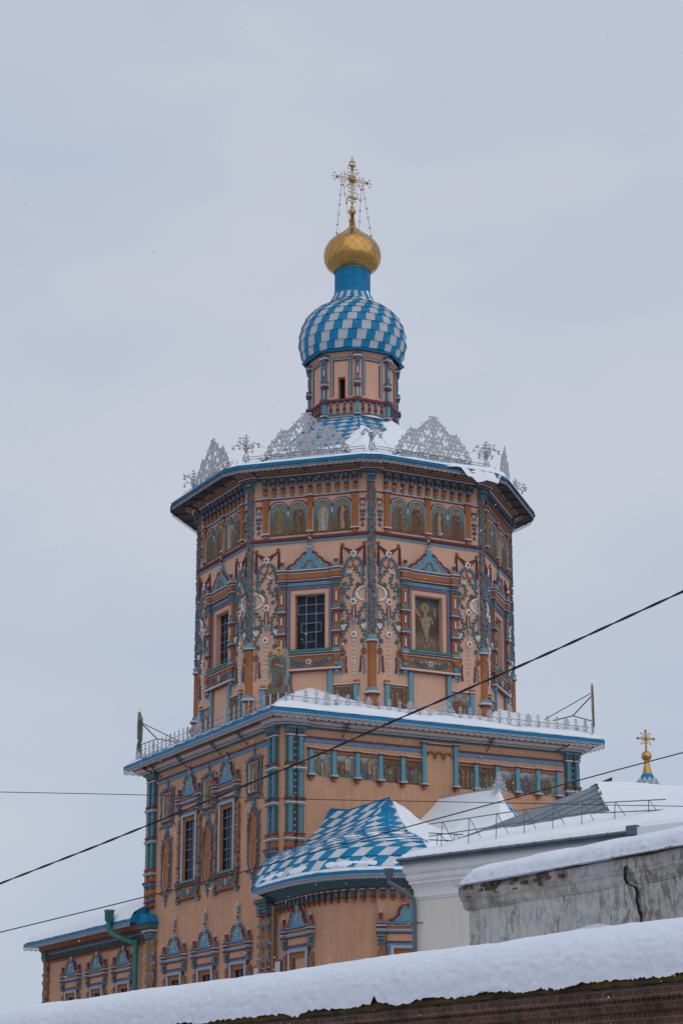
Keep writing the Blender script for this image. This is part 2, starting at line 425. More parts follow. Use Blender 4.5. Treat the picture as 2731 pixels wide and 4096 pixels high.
def colonnette(h='oct'):
    """banded half column left of an octagon window, centred on x = 0"""
    mb = MB(); w = .15
    mb.box(-w, w, 0, .16, 20.9, 23.7, 'ochre')
    for za, zb in ((22.99, 23.53), (22.04, 22.48), (20.97, 21.46)):
        mb.box(-.075, .075, .16, .175, za, zb, 'maroon'); mb.box(-.038, .038, .175, .19, za+.05, zb-.05, 'white')
    for z in (22.56, 21.56):
        mb.box(-w-.03, w+.03, 0, .20, z+.19, z+.25, 'teal'); mb.box(-w-.05, w+.05, 0, .23, z+.25, z+.29, 'leaf')
        mb.box(-w-.06, w+.06, 0, .25, z+.10, z+.14, 'white'); mb.box(-w-.05, w+.05, 0, .23, z+.0, z+.10, 'maroon')
    mb.box(-w-.04, w+.04, 0, .22, 20.76, 20.9, 'teal')
    capital(mb, 0, 23.68, 24.02, .34)
    return mb.mesh('colonnette')
ME = {}
ME['colonnette'] = colonnette()
def oct_surround():
    mb = MB()
    frame(mb, .90, 20.88, 23.68, .19, 0, .035, 'wall')
    frame(mb, .97, 20.88, 23.75, .07, 0, .06, 'dusty')
    frame(mb, 1.035, 20.88, 23.82, .065, 0, .08, 'blue')
    frame(mb, 1.075, 20.88, 23.86, .04, 0, .12, 'maroon')
    frame(mb, 1.13, 20.88, 24.03, .055, 0, .07, 'teal')
    mb.box(-1.075, 1.075, 0, .068, 23.86, 23.976, 'teal')
    # entablature
    strip(mb, -1.40, 1.40, 24.05, .13, .16, [('maroon', .35), ('white', .3), ('maroon', .35)])
    mb.box(-1.38, 1.38, 0, .14, 24.18, 24.42, 'ochre')
    strip(mb, -1.42, 1.42, 24.42, .16, .20, [('white', .25), ('maroon', .5), ('white', .25)])
    for s_ in (-1, 1):
        strip(mb, s_*1.27-.21, s_*1.27+.21, 24.045, .14, .27, [('maroon', .35), ('white', .3), ('maroon', .35)])
        mb.box(s_*1.27-.17, s_*1.27+.17, 0, .24, 24.185, 24.425, 'ochre')
        strip(mb, s_*1.27-.23, s_*1.27+.23, 24.425, .165, .31, [('white', .25), ('maroon', .5), ('white', .25)])
        finial(mb, s_*1.27, 24.59, 1.0, .2)
    return mb.mesh('surround')
def oct_sill():
    mb = MB()
    mb.box(-1.12, 1.12, 0, .34, 20.80, 20.84, 'green'); mb.prism([(-1.10, 20.84), (1.10, 20.84), (1.0, 20.92), (-1.0, 20.92)], -.02, .25, 'green')
    strip(mb, -1.46, 1.46, 20.64, .14, .24, [('white', .25), ('maroon', .5), ('white', .25)])
    return mb.mesh('sill')
def oct_apron(kind=0):
    mb = MB()
    mb.box(-1.30, 1.30, 0, .12, 20.06, 20.64, 'ochre')
    strip(mb, -1.50, 1.50, 19.93, .13, .22, [('maroon', .4), ('white', .6)])
    for s_ in (-1, 1):
        x = s_*1.30
        mb.box(x-.14, x+.14, .12, .22, 20.48, 20.64, 'ochre'); mb.box(x-.10, x+.10, .12, .19, 20.14, 20.42, 'blue')
        mb.box(x-.12, x+.12, .12, .26, 20.36, 20.48, 'ochre')
        mb.lathe(x, .1, [(.10, 19.93), (.13, 19.85), (.06, 19.80)], 'teal', 8)
        g = smooth([(s_*.95, 20.45), (s_*.75, 20.38), (s_*.5, 20.28), (s_*.15, 20.26)], 4)
        mb.chain(g, .17, .12, 'leaf', .05, .8, .13, .05); mb.chain(g[3:], .13, .08, 'grape', .09, 1.4, .14, .06, -1)
        mb.flower(s_*.93, 20.46, .07, 'white', 5, 'ochre', .14); mb.leaf(s_*.93, 20.40, -pi/2, .18, .1, 'leaf', .13)
    mb.flower(0, 20.36, .17, 'white', 7, 'ochre', .16)
    if kind:
        for x in (-.25, .22, .45, -.5): mb.flower(x, 20.44-abs(x)*.1, .07, 'white', 5, 'ochre', .16)
    return mb.mesh('apron_panel')
def ped_oct():
    mb = MB(); pediment(mb, 0, 24.58, 1.06, 1.08); mb.box(-.09, .09, 0, .17, 25.60, 25.68, 'white'); finial(mb, 0, 25.68, .8, .13); return mb.mesh('pediment')
ME['surround'] = oct_surround(); ME['sill'] = oct_sill(); ME['apron'] = oct_apron(); ME['apron1'] = oct_apron(1); ME['ped'] = ped_oct()

# ---------------- stucco garland (x mirrored by sgn, outer corner is at -x)
def garland(sg):
    mb = MB(); Z = lambda y: 25.615-(y-247)*.00518
    def X(x): return sg*(x-694)*.00534
    def P(*a): return [(X(x), Z(y)) for x, y in a]
    A = lambda d: d if sg > 0 else pi-d
    for x in (600, 793):                                     # drape with two tails
        mb.flower(X(x), Z(243), .115, 'ochre', 5, 'ochre', .03)
    top = smooth(P((606, 262), (640, 300), (694, 330), (748, 298), (788, 258)), 4); bot = smooth(P((606, 268), (650, 262), (694, 262), (745, 262), (788, 268)), 4)
    low = smooth(P((606, 268), (640, 305), (694, 352), (748, 300), (788, 264)), 4); hi = smooth(P((606, 262), (650, 282), (694, 300), (742, 280), (788, 258)), 4)
    mb.prism(low+hi[::-1] if sg > 0 else (low+hi[::-1])[::-1], 0, .05, 'maroon')
    mb.ribbon(low, .022, 'maroon', .06, 4); mb.ribbon([(a[0], (a[1]+b[1])/2) for a, b in zip(low, hi)], .02, 'maroon', .06, 4)
    for x, l in ((598, 452), (800, 420)):
        mb.prism(P((x-6, 262), (x+8, 262), (x+13, 380), (x+14, 440 if x < 700 else 415), (x, l), (x-15, 425 if x < 700 else 405), (x-10, 380))[::sg], 0, .06, 'maroon')
        mb.ribbon(P((x+1, 265), (x, l-15)), .018, 'maroon', .07, 4)
    mb.flower(X(692), Z(333), .20, 'stucco', 6, 'ochre', .08, .5)
    for s_, e in ((-1, 0), (1, 0)):                          # blue swags
        p = smooth(P((694+s_*12, 365), (694+s_*50, 385), (694+s_*72, 430), (694+s_*84, 490), (694+s_*88, 545)), 5)
        mb.chain(p, .13, .10, 'bleaf', .055, .75, .02, .09)
    mb.ribbon(smooth(P((694, 365), (700, 400), (694, 440)), 3), .035, 'ochre', .05)
    for s_ in (-1, 1): mb.ribbon(smooth(P((694, 430), (694+s_*20, 452), (694+s_*42, 445), (694+s_*48, 425)), 4), .028, 'ochre', .05)
    def cres(pts, w, m='stucco'):
        p = smooth(pts, 5); n = len(p)
        mb.tube([(a, .03, b) for a, b in p], [w*(.25+.75*sin(pi*i/(n-1))) for i in range(n)], m, 5)
    cres(P((700, 450), (708, 480), (730, 498), (757, 492)), .045)
    def acan(pts, curl, m='leaf', w=.026, lw=.165):
        p = smooth(P(*pts), 5); n = len(p)
        mb.tube([(a, .03, b) for a, b in p], [w*(1-.4*i/n) for i in range(n)], m, 5)
        mb.chain(p, lw, lw*.6, m, .10, .8, .03, .09)
        if curl:
            cx, cy, r, a0, s_ = curl
            sp = [(X(cx+(x-cx)), y) for x, y in spiral(cx, Z(cy), r/.00534, a0, .85, s_)]
            sp = [(X(cx+r/.00534*(1-.75*i/12)*cos(a0+s_*.85*2*pi*i/12)), Z(cy)+r*(1-.75*i/12)*sin(a0+s_*.85*2*pi*i/12)) for i in range(13)]
            mb.tube([(a, .04, b) for a, b in sp], w*1.1, m, 5); mb.ball(sp[-1][0], .06, sp[-1][1], w*1.9, m, 6, 4)
            mb.chain(sp[:8], lw*.7, lw*.45, m, .10, -.9*s_*sg, .03, .07)
    acan(((690, 455), (665, 490), (630, 530), (608, 570), (612, 610), (640, 625)), (652, 605, .13, -1.6, 1))
    acan(((745, 505), (715, 545), (712, 590), (738, 630), (775, 660)), None)
    acan(((775, 690), (795, 640), (790, 600)), (768, 600, .11, .3, 1))
    acan(((748, 725), (735, 705)), (752, 712, .09, 3, -1))
    p = [(X(588+78*sin(pi*i/16)), Z(690)+.33*cos(pi*i/16)) for i in range(17)]     # the big scalloped crescent
    mb.tube([(a, .04, b) for a, b in p], [.02+.05*sin(pi*i/16) for i in range(17)], 'stucco', 5)
    for a, b in p[1:-1]: mb.ball(a+sg*.035, .05, b, .038, 'stucco', 5, 3)
    mb.chain(P((592, 640), (590, 930)), .14, .085, 'bleaf', .115, .15, .02, .07); mb.chain(P((787, 575), (792, 900)), .14, .085, 'bleaf', .115, .15, .02, .07)
    mb.ribbon(smooth(P((655, 635), (690, 655), (697, 700)), 4), .025, 'maroon', .04)
    mb.ball(X(697), .05, Z(705), .055, 'bleaf', 6, 4)
    mb.flower(X(694), Z(758), .19, 'stucco', 6, 'maroon', .08, .2)
    for s_ in (-1, 1): mb.ribbon(smooth(P((694+s_*10, 790), (694+s_*18, 850), (694+s_*12, 900)), 3), .026, 'maroon', .03)
    mb.ribbon(P((694, 790), (694, 1000)), .025, 'stucco', .05)
    mb.chain(P((694, 905), (694, 950)), .16, .1, 'bleaf', .04, .5, .05, .05)
    acan(((592, 780), (620, 820), (645, 860), (655, 905), (625, 935)), (612, 925, .12, -1, -1))
    acan(((785, 770), (765, 820), (740, 860), (735, 905), (765, 935)), (782, 925, .11, 4, 1))
    mb.flower(X(785), Z(765), .13, 'leaf', 6, 'leaf', .04)
    for gx in (605, 782):
        for i, (a, b) in enumerate(((-18, 0), (0, 0), (18, 0), (-9, 14), (9, 14), (0, 26), (-14, -12), (10, -12))): mb.ball(X(gx+a), .05, Z(972+b), .052, 'stucco', 6, 4)
    mb.flower(X(690), Z(1045), .18, 'stucco', 8, 'maroon', .08, .1)
    acan(((655, 935), (625, 985), (600, 1040), (590, 1085)), (620, 1110, .13, 2.6, -1))
    acan(((735, 935), (755, 990), (790, 1040), (800, 1085)), (770, 1105, .13, .5, 1))
    
    for y in list(range(1080, 1250, 38))+list(range(1308, 1380, 32)):
        for t in (-.38, .38): mb.leaf(X(692), Z(y), -pi/2+t, .16, .07, 'stucco', .02, .07)
    mb.flower(X(692), Z(1287), .12, 'stucco', 6, 'maroon', .08)
    for s_, bx in ((-1, 608), (1, 785)):
        mb.chain(P((bx, 1130), (bx, 1200)), .14, .09, 'bleaf', .10, .3, .02, .07)
        mb.tube([(X(bx)+.10*cos(k*pi/5), .05, Z(1195)+.13*sin(k*pi/5)) for k in range(11)], .03, 'ochre', 5)
        mb.flower(X(bx), Z(1210), .11, 'ochre', 5, 'ochre', .05)
        mb.chain(P((bx-s_*2, 1235), (bx-6 if s_ < 0 else bx+12, 1395)), .16, .09, 'bleaf', .115, .3, .02, .08)
        xx = bx+(24 if s_ < 0 else -24)
        mb.prism(P((xx-6, 1230), (xx+5, 1230), (xx+10, 1310), (xx+18 if s_ < 0 else xx+8, 1372), (xx-2 if s_ < 0 else xx-14, 1370), (xx-3, 1310))[::sg], 0, .06, 'maroon')
    return mb.mesh('stucco_garland')
ME['gar'] = {1: garland(1), -1: garland(-1)}

# ---------------- a painted saint: robe, head, halo laid on the panel, 3-4 mm apart
def saint(mb, x, z0, h, robe, robe2, o=.0, lean=0., halo=True):
    R_ = ROBES[robe]; Q = ROBES[robe2]; w = h*.17
    mb.prism([(x-w*.95, z0), (x+w*.95, z0), (x+w*1.02, z0+h*.35), (x+w*1.15, z0+h*.62), (x+w*.85, z0+h*.78), (x+w*.3, z0+h*.84), (x-w*.3, z0+h*.84), (x-w*.85, z0+h*.78), (x-w*1.15, z0+h*.6), (x-w*.9, z0+h*.35)], o-.004, o+.004, R_)
    mb.prism([(x-w*.35, z0+h*.03), (x+w*.55, z0+h*.02), (x+w*.25, z0+h*.5), (x+w*.5, z0+h*.72), (x, z0+h*.82), (x-w*.4, z0+h*.6)], o, o+.008, Q)
    for k in (-.6, -.15, .62): mb.prism([(x+w*k, z0+h*.04), (x+w*(k+.09), z0+h*.04), (x+w*(k*.6+.05), z0+h*.6), (x+w*(k*.6), z0+h*.6)], o, o+.010, ROBES[robe] if k < 0 else M['hair'])
    def disc(cx, cz, r, m, oo, sx=1.): mb.poly([(cx+r*sx*cos(k*pi/7), oo, cz+r*sin(k*pi/7)) for k in range(14)], m)
    if halo: disc(x+lean, z0+h*.91, h*.10, 'halo', o+.009)
    disc(x+lean, z0+h*.915, h*.068, 'hair', o+.012, .85); disc(x+lean, z0+h*.90, h*.05, 'skin', o+.015, .8)
    mb.prism([(x+w*.2, z0+h*.60), (x+w*.75, z0+h*.64), (x+w*.7, z0+h*.68), (x+w*.2, z0+h*.64)], o, o+.012, 'skin')
def icon_pair(k):
    """two arched panels, half width .90, z 26.28 - 27.85"""
    mb = MB(); r = .45
    arc = [(-r+r*cos(t*pi/12)-.0, 27.38+r*sin(t*pi/12)) for t in range(12, -1, -1)]
    arc2 = [(r+r*cos(t*pi/12), 27.38+r*sin(t*pi/12)) for t in range(12, -1, -1)]
    pts = [(-.9, 26.28)]+arc+[(0, 27.33)]+arc2+[(.9, 26.28)]
    mb.poly([(x, .012, z) for x, z in pts][::-1], 'fresco')
    for side in ([(-.9, 26.28)]+arc, arc2+[(.9, 26.28)]):
        mb.tube([(x*1.0, .05, z) for x, z in side], .028, 'white', 5)
        mb.tube([(x+(-.045 if side[0][0] < 0 and x < -.45 else .045 if x > .45 else 0), .055, z+.045*(1 if z > 27.37 else 0)) for x, z in side], .03, 'maroon', 5)
    mb.lathe(0, .04, [(.02, 27.18), (.055, 27.22, 'white'), (.03, 27.3, 'white'), (.07, 27.38)], 'white', 8)
    rb = [(0, 3), (1, 0), (2, 6), (5, 3), (1, 4), (0, 1), (2, 6), (0, 2), (1, 0), (0, 5), (0, 2), (5, 0)]
    for i, s_ in enumerate((-1, 1)):
        a, b = rb[(k*2+i) % len(rb)]
        saint(mb, s_*.45+.02, 26.36, 1.36, a, b, .018)
    return mb
def scene_panel(seed, w, z0, z1, base, sky=False):
    mb = MB(); rnd = random.Random(seed)
    mb.poly([(-w/2, .012, z0), (w/2, .012, z0), (w/2, .012, z1), (-w/2, .012, z1)], base)
    H = z1-z0
    n = rnd.choice((3, 4, 5))
    for i in range(9):
        x = rnd.uniform(-w*.45, w*.45); z = z0+rnd.uniform(.0, .55)*H; a_ = rnd.uniform(.06, .13); b_ = rnd.uniform(.10, .26)
        x = max(-w/2+a_, min(w/2-a_, x)); mb.poly([(x+a_*cos(k*pi/4+.3)*.9, .014+.0003*i, z+b_*(.5+.5*sin(k*pi/4+.3))) for k in range(8)], ROBES[rnd.choice((0, 1, 3, 0, 5))])
    for i in range(n):
        x = (i+.5)/n*w-w/2+rnd.uniform(-.05, .05); h = H*rnd.uniform(.55, .82)
        saint(mb, x, z0+rnd.uniform(.0, .10)*H, h, rnd.choice((0, 1, 3, 5, 0, 7, 2)), rnd.choice((0, 1, 3, 5, 4, 1)), .018+.012*i, 0, rnd.random() < .35)
    return mb
# ---------------- octagon walls
for i, a in enumerate([PHI-67.5+45*k for k in range(8)]):
    mb = MB(); hw = 6.93*tan(pi/8)
    op = [(-.70, .70, 20.85, 23.47, .30)] if i < 4 else []
    wall_panel(mb, -hw, hw, 16.9, 29.5, op, 'wall')
    w = obj('octagon_wall', mb, ch, fl(a, 6.93), rad(a))
labels_face = ['far left', 'left front', 'right front', 'far right']
def bars_and_glass(parent, hx, z0, z1, dep, cols, rows, kind='grid'):
    g = MB(); g.poly([(-hx, -dep+.01, z0), (hx, -dep+.01, z0), (hx, -dep+.01, z1), (-hx, -dep+.01, z1)], 'glass'); obj('pane', g, parent)
    b = MB(); W = 2*hx; H = z1-z0
    frame(b, hx, z0, z1, .05, -dep, -dep+.05, 'iron', True)
    if kind == 'cross':
        t = .035; o0, o1 = -dep+.02, -dep+.06
        X = [-.24, .22]; xs0, xs1 = X[0], X[1]
        zz = [z0+H*k for k in (.03, .19, .355, .515, .675, .835, .985)]
        for x in X: b.box(x-t/2*1.4, x+t/2*1.4, o0, o1, zz[0], zz[-1], 'bar')
        for q in zz: b.box(xs0, xs1, o0+.002, o1+.002, q-t/2*1.4, q+t/2*1.4, 'bar')
        for (xa, xb, qa, qb) in ((-hx+.07, hx-.05, zz[4], zz[5]), (-.46, .47, zz[2], zz[3])):
            for q in (qa, qb): b.box(xa, xb, o0+.004, o1+.004, q-t/2*1.4, q+t/2*1.4, 'bar')
            for x in (xa, xb): b.box(x-t/2, x+t/2, o0+.006, o1+.006, qa, qb, 'bar')
    else:
        for i in range(1, cols): x = -hx+W*i/cols; b.box(x-.02, x+.02, -dep+.02, -dep+.06, z0, z1, 'bar')
        for j in range(1, rows): z = z0+H*j/rows; b.box(-hx, hx, -dep+.022, -dep+.062, z-.02, z+.02, 'bar')
    obj('window_bars', b, parent)

for i in range(4):
    a = AO[i]
    if i == 2:                                                   # blind window with the painted rising figure
        w = obj('icon_niche', ME['surround'], ch, fl(a, 6.93), rad(a))
        w['label'] = 'blue and maroon framed niche holding a painted figure in white rising over clouds'
        p = MB(); p.poly([(-.70, -.29, 20.85), (.70, -.29, 20.85), (.70, -.29, 23.47), (-.70, -.29, 23.47)], 'resur')
        o0 = -.285
        def disc(cx, cz, r, m, oo, sx=1.): p.poly([(cx+r*sx*cos(k*pi/8), oo, cz+r*sin(k*pi/8)) for k in range(16)], m)
        disc(-.02, 23.02, .27, ROBES[1], o0+.002); disc(-.02, 23.02, .20, 'halo', o0+.006)
        W_ = M['palerobe']; C_ = ROBES[0]
        p.prism([(-.30, 22.72), (-.12, 22.85), (.10, 22.85), (.26, 22.62), (.32, 22.3), (.22, 21.95), (.24, 21.6), (.10, 21.35), (-.02, 21.3), (-.10, 21.7), (-.22, 22.1), (-.34, 22.4)], o0, o0+.010, C_)
        p.prism([(-.28, 22.5), (.0, 22.62), (.30, 22.62), (.24, 22.3), (.12, 21.9), (.16, 21.55), (.02, 21.4), (-.05, 21.8), (-.16, 22.1)], o0, o0+.014, W_)
        p.prism([(-.62, 23.12), (-.55, 23.15), (-.40, 22.85), (-.28, 22.72), (-.33, 22.62), (-.48, 22.78)], o0, o0+.010, 'skin')
        p.prism([(-.68, 22.75), (-.45, 22.85), (-.25, 22.62), (-.36, 22.35), (-.5, 22.5)], o0, o0+.008, C_)
        p.prism([(.24, 22.65), (.32, 22.6), (.44, 22.3), (.38, 22.26)], o0, o0+.010, 'skin')
        p.prism([(-.07, 22.62), (.07, 22.62), (.09, 22.82), (-.09, 22.82)], o0, o0+.016, 'skin')
        disc(-.02, 23.0, .10, 'hair', o0+.014, .85); disc(-.02, 22.98, .07, 'skin', o0+.018, .8)
        p.prism([(-.06, 21.1), (.0, 21.1), (.02, 21.35), (-.06, 21.35)], o0, o0+.008, 'skin'); p.prism([(.08, 21.2), (.15, 21.2), (.16, 21.45), (.09, 21.45)], o0, o0+.008, 'skin')
        p.prism([(.40, 23.10), (.52, 23.06), (.54, 22.8), (.50, 22.55), (.44, 22.75)], o0, o0+.008, W_)
        p.prism([(.47, 23.2), (.485, 23.2), (.40, 21.9), (.385, 21.9)], o0, o0+.006, ROBES[0])
        p.prism([(-.45, 21.10), (-.3, 21.22), (0, 21.12), (.3, 21.28), (.5, 21.12), (.35, 21.0), (-.2, 20.98)], o0, o0+.005, ROBES[1])
        obj('painting', p, w)
    else:
        w = obj('window', ME['surround'], ch, fl(a, 6.93), rad(a))
        bars_and_glass(w, .68, 20.85, 23.47, .28, 3, 6, 'cross' if i == 1 else 'grid')
    for s_ in (-1, 1): obj('colonnette', ME['colonnette'], w, (s_*1.28, 0, 0))
    obj('pediment', ME['ped'], w); obj('sill', ME['sill'], w); obj('apron_panel', ME['apron1' if i == 2 else 'apron'], w)
    for s_ in (-1, 1):
        obj('stucco_garland', ME['gar'][1 if s_ < 0 else -1], ch, fl(a, 6.93, s_*2.04), rad(a))
    # string course between the tiers
    mb = MB()
    for xa, xb in ((-2.85, -.10), (.10, 2.85)):
        mb.tube([(xa, .06, 26.09), (xb, .06, 26.09)], .085, 'maroon', 8); mb.box(xa, xb, 0, .05, 25.90, 26.0, 'teal')
    obj('string_course', mb, ch, fl(a, 6.93), rad(a))
    # arched saint panels
    for q, s_ in enumerate((-1, 1)):
        p = obj('icon_panel', icon_pair(i*2+q), ch, fl(a, 6.93, s_*1.04), rad(a))
        p['label'] = 'pair of arched panels painted with standing haloed saints'
    mb = MB()
    for x, w_ in ((-2.10, .14), (0, .13), (2.10, .14)):
        mb.box(x-w_, x+w_, 0, .10, 26.42, 28.0, 'ochre'); strip(mb, x-w_-.04, x+w_+.04, 26.32, .10, .15, [('maroon', .4), ('white', .6)])
        mb.box(x-w_*.6, x+w_*.6, 0, .10, 26.17, 26.32, 'ochre')
        strip(mb, x-w_-.04, x+w_+.04, 27.995, .115, .15, [('maroon', .6), ('white', .4)])
    strip(mb, -2.68, 2.68, 28.0, .10, .05, [('maroon', .6), ('white', .4)])
    for s_ in (-1, 1):                                           # hanging stucco bunches beside the corner columns
        x = s_*2.46
        for q in (-1, 1): mb.flower(x+q*.12, 27.83, .05, 'white', 5, 'maroon', .02); mb.leaf(x+q*.12, 27.8, -pi/2, .38, .07, 'maroon', .01, .05)
        mb.leaf(x-.1, 27.75, -.7, .2, .1, 'maroon', .01); mb.leaf(x+.1, 27.75, pi+.7, .2, .1, 'maroon', .01)
        for z in (27.5, 27.05, 26.85):
            for t in (-2.3, -1.57, -.84): mb.leaf(x, z, t, .22, .1, 'bleaf' if z != 27.05 else 'leaf', .02, .06)
        mb.flower(x, 27.28, .09, 'white', 6, 'ochre', .05)
        for t in (0, .6, pi, pi-.6): mb.leaf(x, 27.15, -t, .17, .1, 'grape', .03, .05)
        for t in (-.3, .3): mb.leaf(x, 26.62, -pi/2+t, .24, .08, 'maroon', .02, .05)
        mb.leaf(x, 26.6, -pi/2, .2, .09, 'bleaf', .03); mb.ball(x, .05, 26.75, .09, 'grape', 6, 4)
    obj('panel_frame', mb, ch, fl(a, 6.93), rad(a))
    # bracket frieze under the cornice
    for k in range(11):
        if k == 0 and i == 0:
            d = MB()
            d.box(-.09, .09, 0, .26, 28.80, 28.95, 'leaf'); d.box(-.075, .075, 0, .22, 28.70, 28.80, 'maroon'); d.box(-.075, .075, 0, .15, 28.52, 28.70, 'blue')
            d.box(-.085, .085, 0, .18, 28.47, 28.52, 'maroon'); d.lathe(0, .08, [(.07, 28.22), (.11, 28.30), (.11, 28.38), (.06, 28.47)], 'ochre', 8)
            d.box(-.06, .06, 0, .12, 28.13, 28.24, 'teal')
            d.box(.19, .27, 0, .12, 28.80, 28.95, 'leaf'); d.box(.20, .26, 0, .10, 28.66, 28.80, 'ochre')
            ME['bracket'] = d.mesh('bracket')
        obj('bracket', ME['bracket'], ch, fl(a, 6.93, -2.15+k*.43), rad(a))
    # lower tier: posts, small paintings, blind panel
    for s_ in (-1, 1):
        mb = MB(); mb.box(-.10, .10, 0, .12, 18.0, 19.93, 'teal'); mb.box(-s_*.12-.05, -s_*.12+.05, 0, .05, 18.0, 19.93, 'ochre'); mb.box(s_*.14-.04, s_*.14+.04, 0, .05, 18.0, 19.2, 'ochre')  # ochre strip along the blind panel: shade put in as colour
        obj('panel_post', mb, ch, fl(a, 6.93, s_*.98), rad(a))
        mb = MB(); mb.box(-.10, .10, 0, .12, 18.0, 19.22, 'teal')
        mb.box(-.12, .12, 0, .14, 19.30, 19.42, 'ochre'); strip(mb, -.15, .15, 19.22, .09, .15, [('maroon', .5), ('white', .5)])
        a0, b0 = sorted((-s_*1.08, -s_*.14)); strip(mb, a0, b0, 19.21, .09, .08, [('maroon', .5), ('white', .5)])
        obj('panel_post', mb, ch, fl(a, 6.93, s_*2.16), rad(a))
    for q, s_ in enumerate((-1, 1)):
        obj('scene_panel', scene_panel(i*7+q, .86, 18.2, 19.16, 'scene1' if (i+q) % 3 else 'scene2'), ch, fl(a, 6.93, s_*1.6), rad(a))['label'] = 'small dark painting of robed figures low on the octagon'

# ---------------- corner columns with vine
def corner_column():
    mb = MB(); rnd = random.Random(3)
    prof = [(.30, 16.9, 'ochre'), (.30, 18.15, 'ochre'), (.36, 18.35, 'ochre'), (.36, 18.5, 'ochre'), (.24, 18.68, 'maroon'), (.36, 18.78, 'white'), (.37, 18.88, 'leaf'), (.27, 18.92, 'teal'), (.26, 19.02, 'ochre'),
            (.20, 19.04, 'ochre'), (.20, 21.05, 'maroon'), (.27, 21.12, 'white'), (.28, 21.19, 'leaf'), (.22, 21.23, 'teal'), (.26, 21.38, 'teal'), (.16, 21.42, 'ochre'), (.16, 28.42, 'ochre')]
    mb.lathe(0, 0, prof, 'ochre', 14, -pi*.75, pi*.75)
    R = .165; pts = []
    for k in range(150):
        z = 21.5+6.9*k/149; t = z*4.2; f = 1.25*sin(t); pts.append((R*1.1*sin(f), R*1.1*cos(f), z))
    mb.tube(pts, .026, 'leaf', 5)
    for k in range(150):
        z = 21.5+6.85*k/149; t = rnd.uniform(-1.6, 1.6); n = (sin(t), cos(t), 0)
        m = 'grape' if k % 4 == 1 else 'leaf'
        for q in range(3):
            aa = rnd.uniform(0, 6.3) if m == 'leaf' else -pi/2+rnd.uniform(-.5, .5)
            T = Vector((cos(t), -sin(t), 0)); D = T*cos(aa)+Vector((0, 0, 1))*sin(aa)
            mb.leaf3(Vector((R*n[0], R*n[1], z+.05*q)), D, n, .16 if m == 'leaf' else .11, .125 if m == 'leaf' else .09, m, .05)
    capital(mb, 0, 28.45, 28.98, .46, .22)
    mb.box(-.34, .34, -.2, .38, 28.98, 29.06, 'maroon')
    return mb.mesh('corner_column')
ME['ccol'] = corner_column()
for k in range(5):
    a = PHI-90+45*k
    obj('corner_column', ME['ccol'], ch, fl(a, 7.42), rad(a))['label'] = 'corner column twined with teal vine leaves and purple grapes'

# ---------------- octagon cornice, soffit, fascia, lace
mb = MB(); prof = [(.10, 28.92, 'slate'), (.20, 28.99, 'maroon'), (.23, 29.02, 'white'), (.30, 29.045, 'maroon'), (.33, 29.09, 'ochre'), (.42, 29.12, 'slate'), (.50, 29.16, 'ochre'), (.62, 29.22, 'ochre')]
ringloft(mb, [(ring(8, AO[0], 6.93+o, .52, .17, .40), z) for o, z, m in prof], [p[2] for p in prof])
obj('octagon_cornice', mb, ch, UP)
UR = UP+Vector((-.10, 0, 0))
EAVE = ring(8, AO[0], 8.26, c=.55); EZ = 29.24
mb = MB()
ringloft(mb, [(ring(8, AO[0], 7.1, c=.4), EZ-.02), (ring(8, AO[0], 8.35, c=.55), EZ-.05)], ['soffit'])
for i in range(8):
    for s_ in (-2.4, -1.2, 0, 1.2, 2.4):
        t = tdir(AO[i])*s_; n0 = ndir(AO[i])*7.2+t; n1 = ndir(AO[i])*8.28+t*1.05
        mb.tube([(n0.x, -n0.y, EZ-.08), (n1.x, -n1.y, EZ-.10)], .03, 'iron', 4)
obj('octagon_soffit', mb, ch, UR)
mb = MB(); ringloft(mb, [(EAVE, EZ-.06), (ring(8, AO[0], 8.28, c=.55), EZ-.06), (ring(8, AO[0], 8.28, c=.55), EZ+.085), (ring(8, AO[0], 8.3, c=.5), EZ+.12)], ['roofblue']*3)
lace(mb, ring(8, AO[0], 8.275, c=.555), EZ-.05, .20)
obj('octagon_eave', mb, ch, UR)['label'] = 'blue eave board with pierced zinc lace below it'
# ---------------- octagon roof (concave, diamond sheets) and its snow
OP = [(0, 2.15, 33.42), (.12, 2.5, 33.05), (.3, 3.3, 32.25), (.55, 4.7, 31.05), (.8, 6.7, 30.05), (1, 8.25, 29.34)]
def lut(T, v):
    for p, q in zip(T, T[1:]):
        if v <= q[0]+1e-9:
            t = (v-p[0])/(q[0]-p[0]); return [x+(y-x)*t for x, y in zip(p[1:], q[1:])]
    return list(T[-1][1:])
mb = MB()
for i in range(8):
    a = AO[i]; N_, T_ = ndir(a), tdir(a)
    def P(u, v):
        ap, z = lut(OP, v); h = ap*tan(pi/8)-.55*max(0, v-.6)/.4
        p = N_*ap+T_*((u*2-1)*h); return (p.x, -p.y, z)
    mb.grid(P, 6, 14, 'tileblue', False)
    if i < 4:
        dw, dh = .33, .036
        for r in range(26):                                       # diamonds of the upper roof
            v0 = r*dh
            ap = lut(OP, min(1, v0))[0]; h = ap*tan(pi/8)
            for k in range(-9, 10):
                s_ = (k+(.5 if r % 2 else 0))*2*dw
                if abs(s_) > h+dw*.4: continue
                def Q(x, v):
                    v = max(0., min(1, v)); hh_ = lut(OP, v)[0]*tan(pi/8); return Vector(P((max(-hh_, min(hh_, x))/hh_+1)/2, v))
                q = [Q(s_-dw, v0), Q(s_, v0-dh), Q(s_+dw, v0), Q(s_, v0+dh)]
                mb.poly([(p.x, p.y, p.z+.025+.03*(w_ == 3)) for w_, p in enumerate(q)], 'tilegrey' if r % 2 else 'tileblue')
    h1 = lut(OP, 1); 
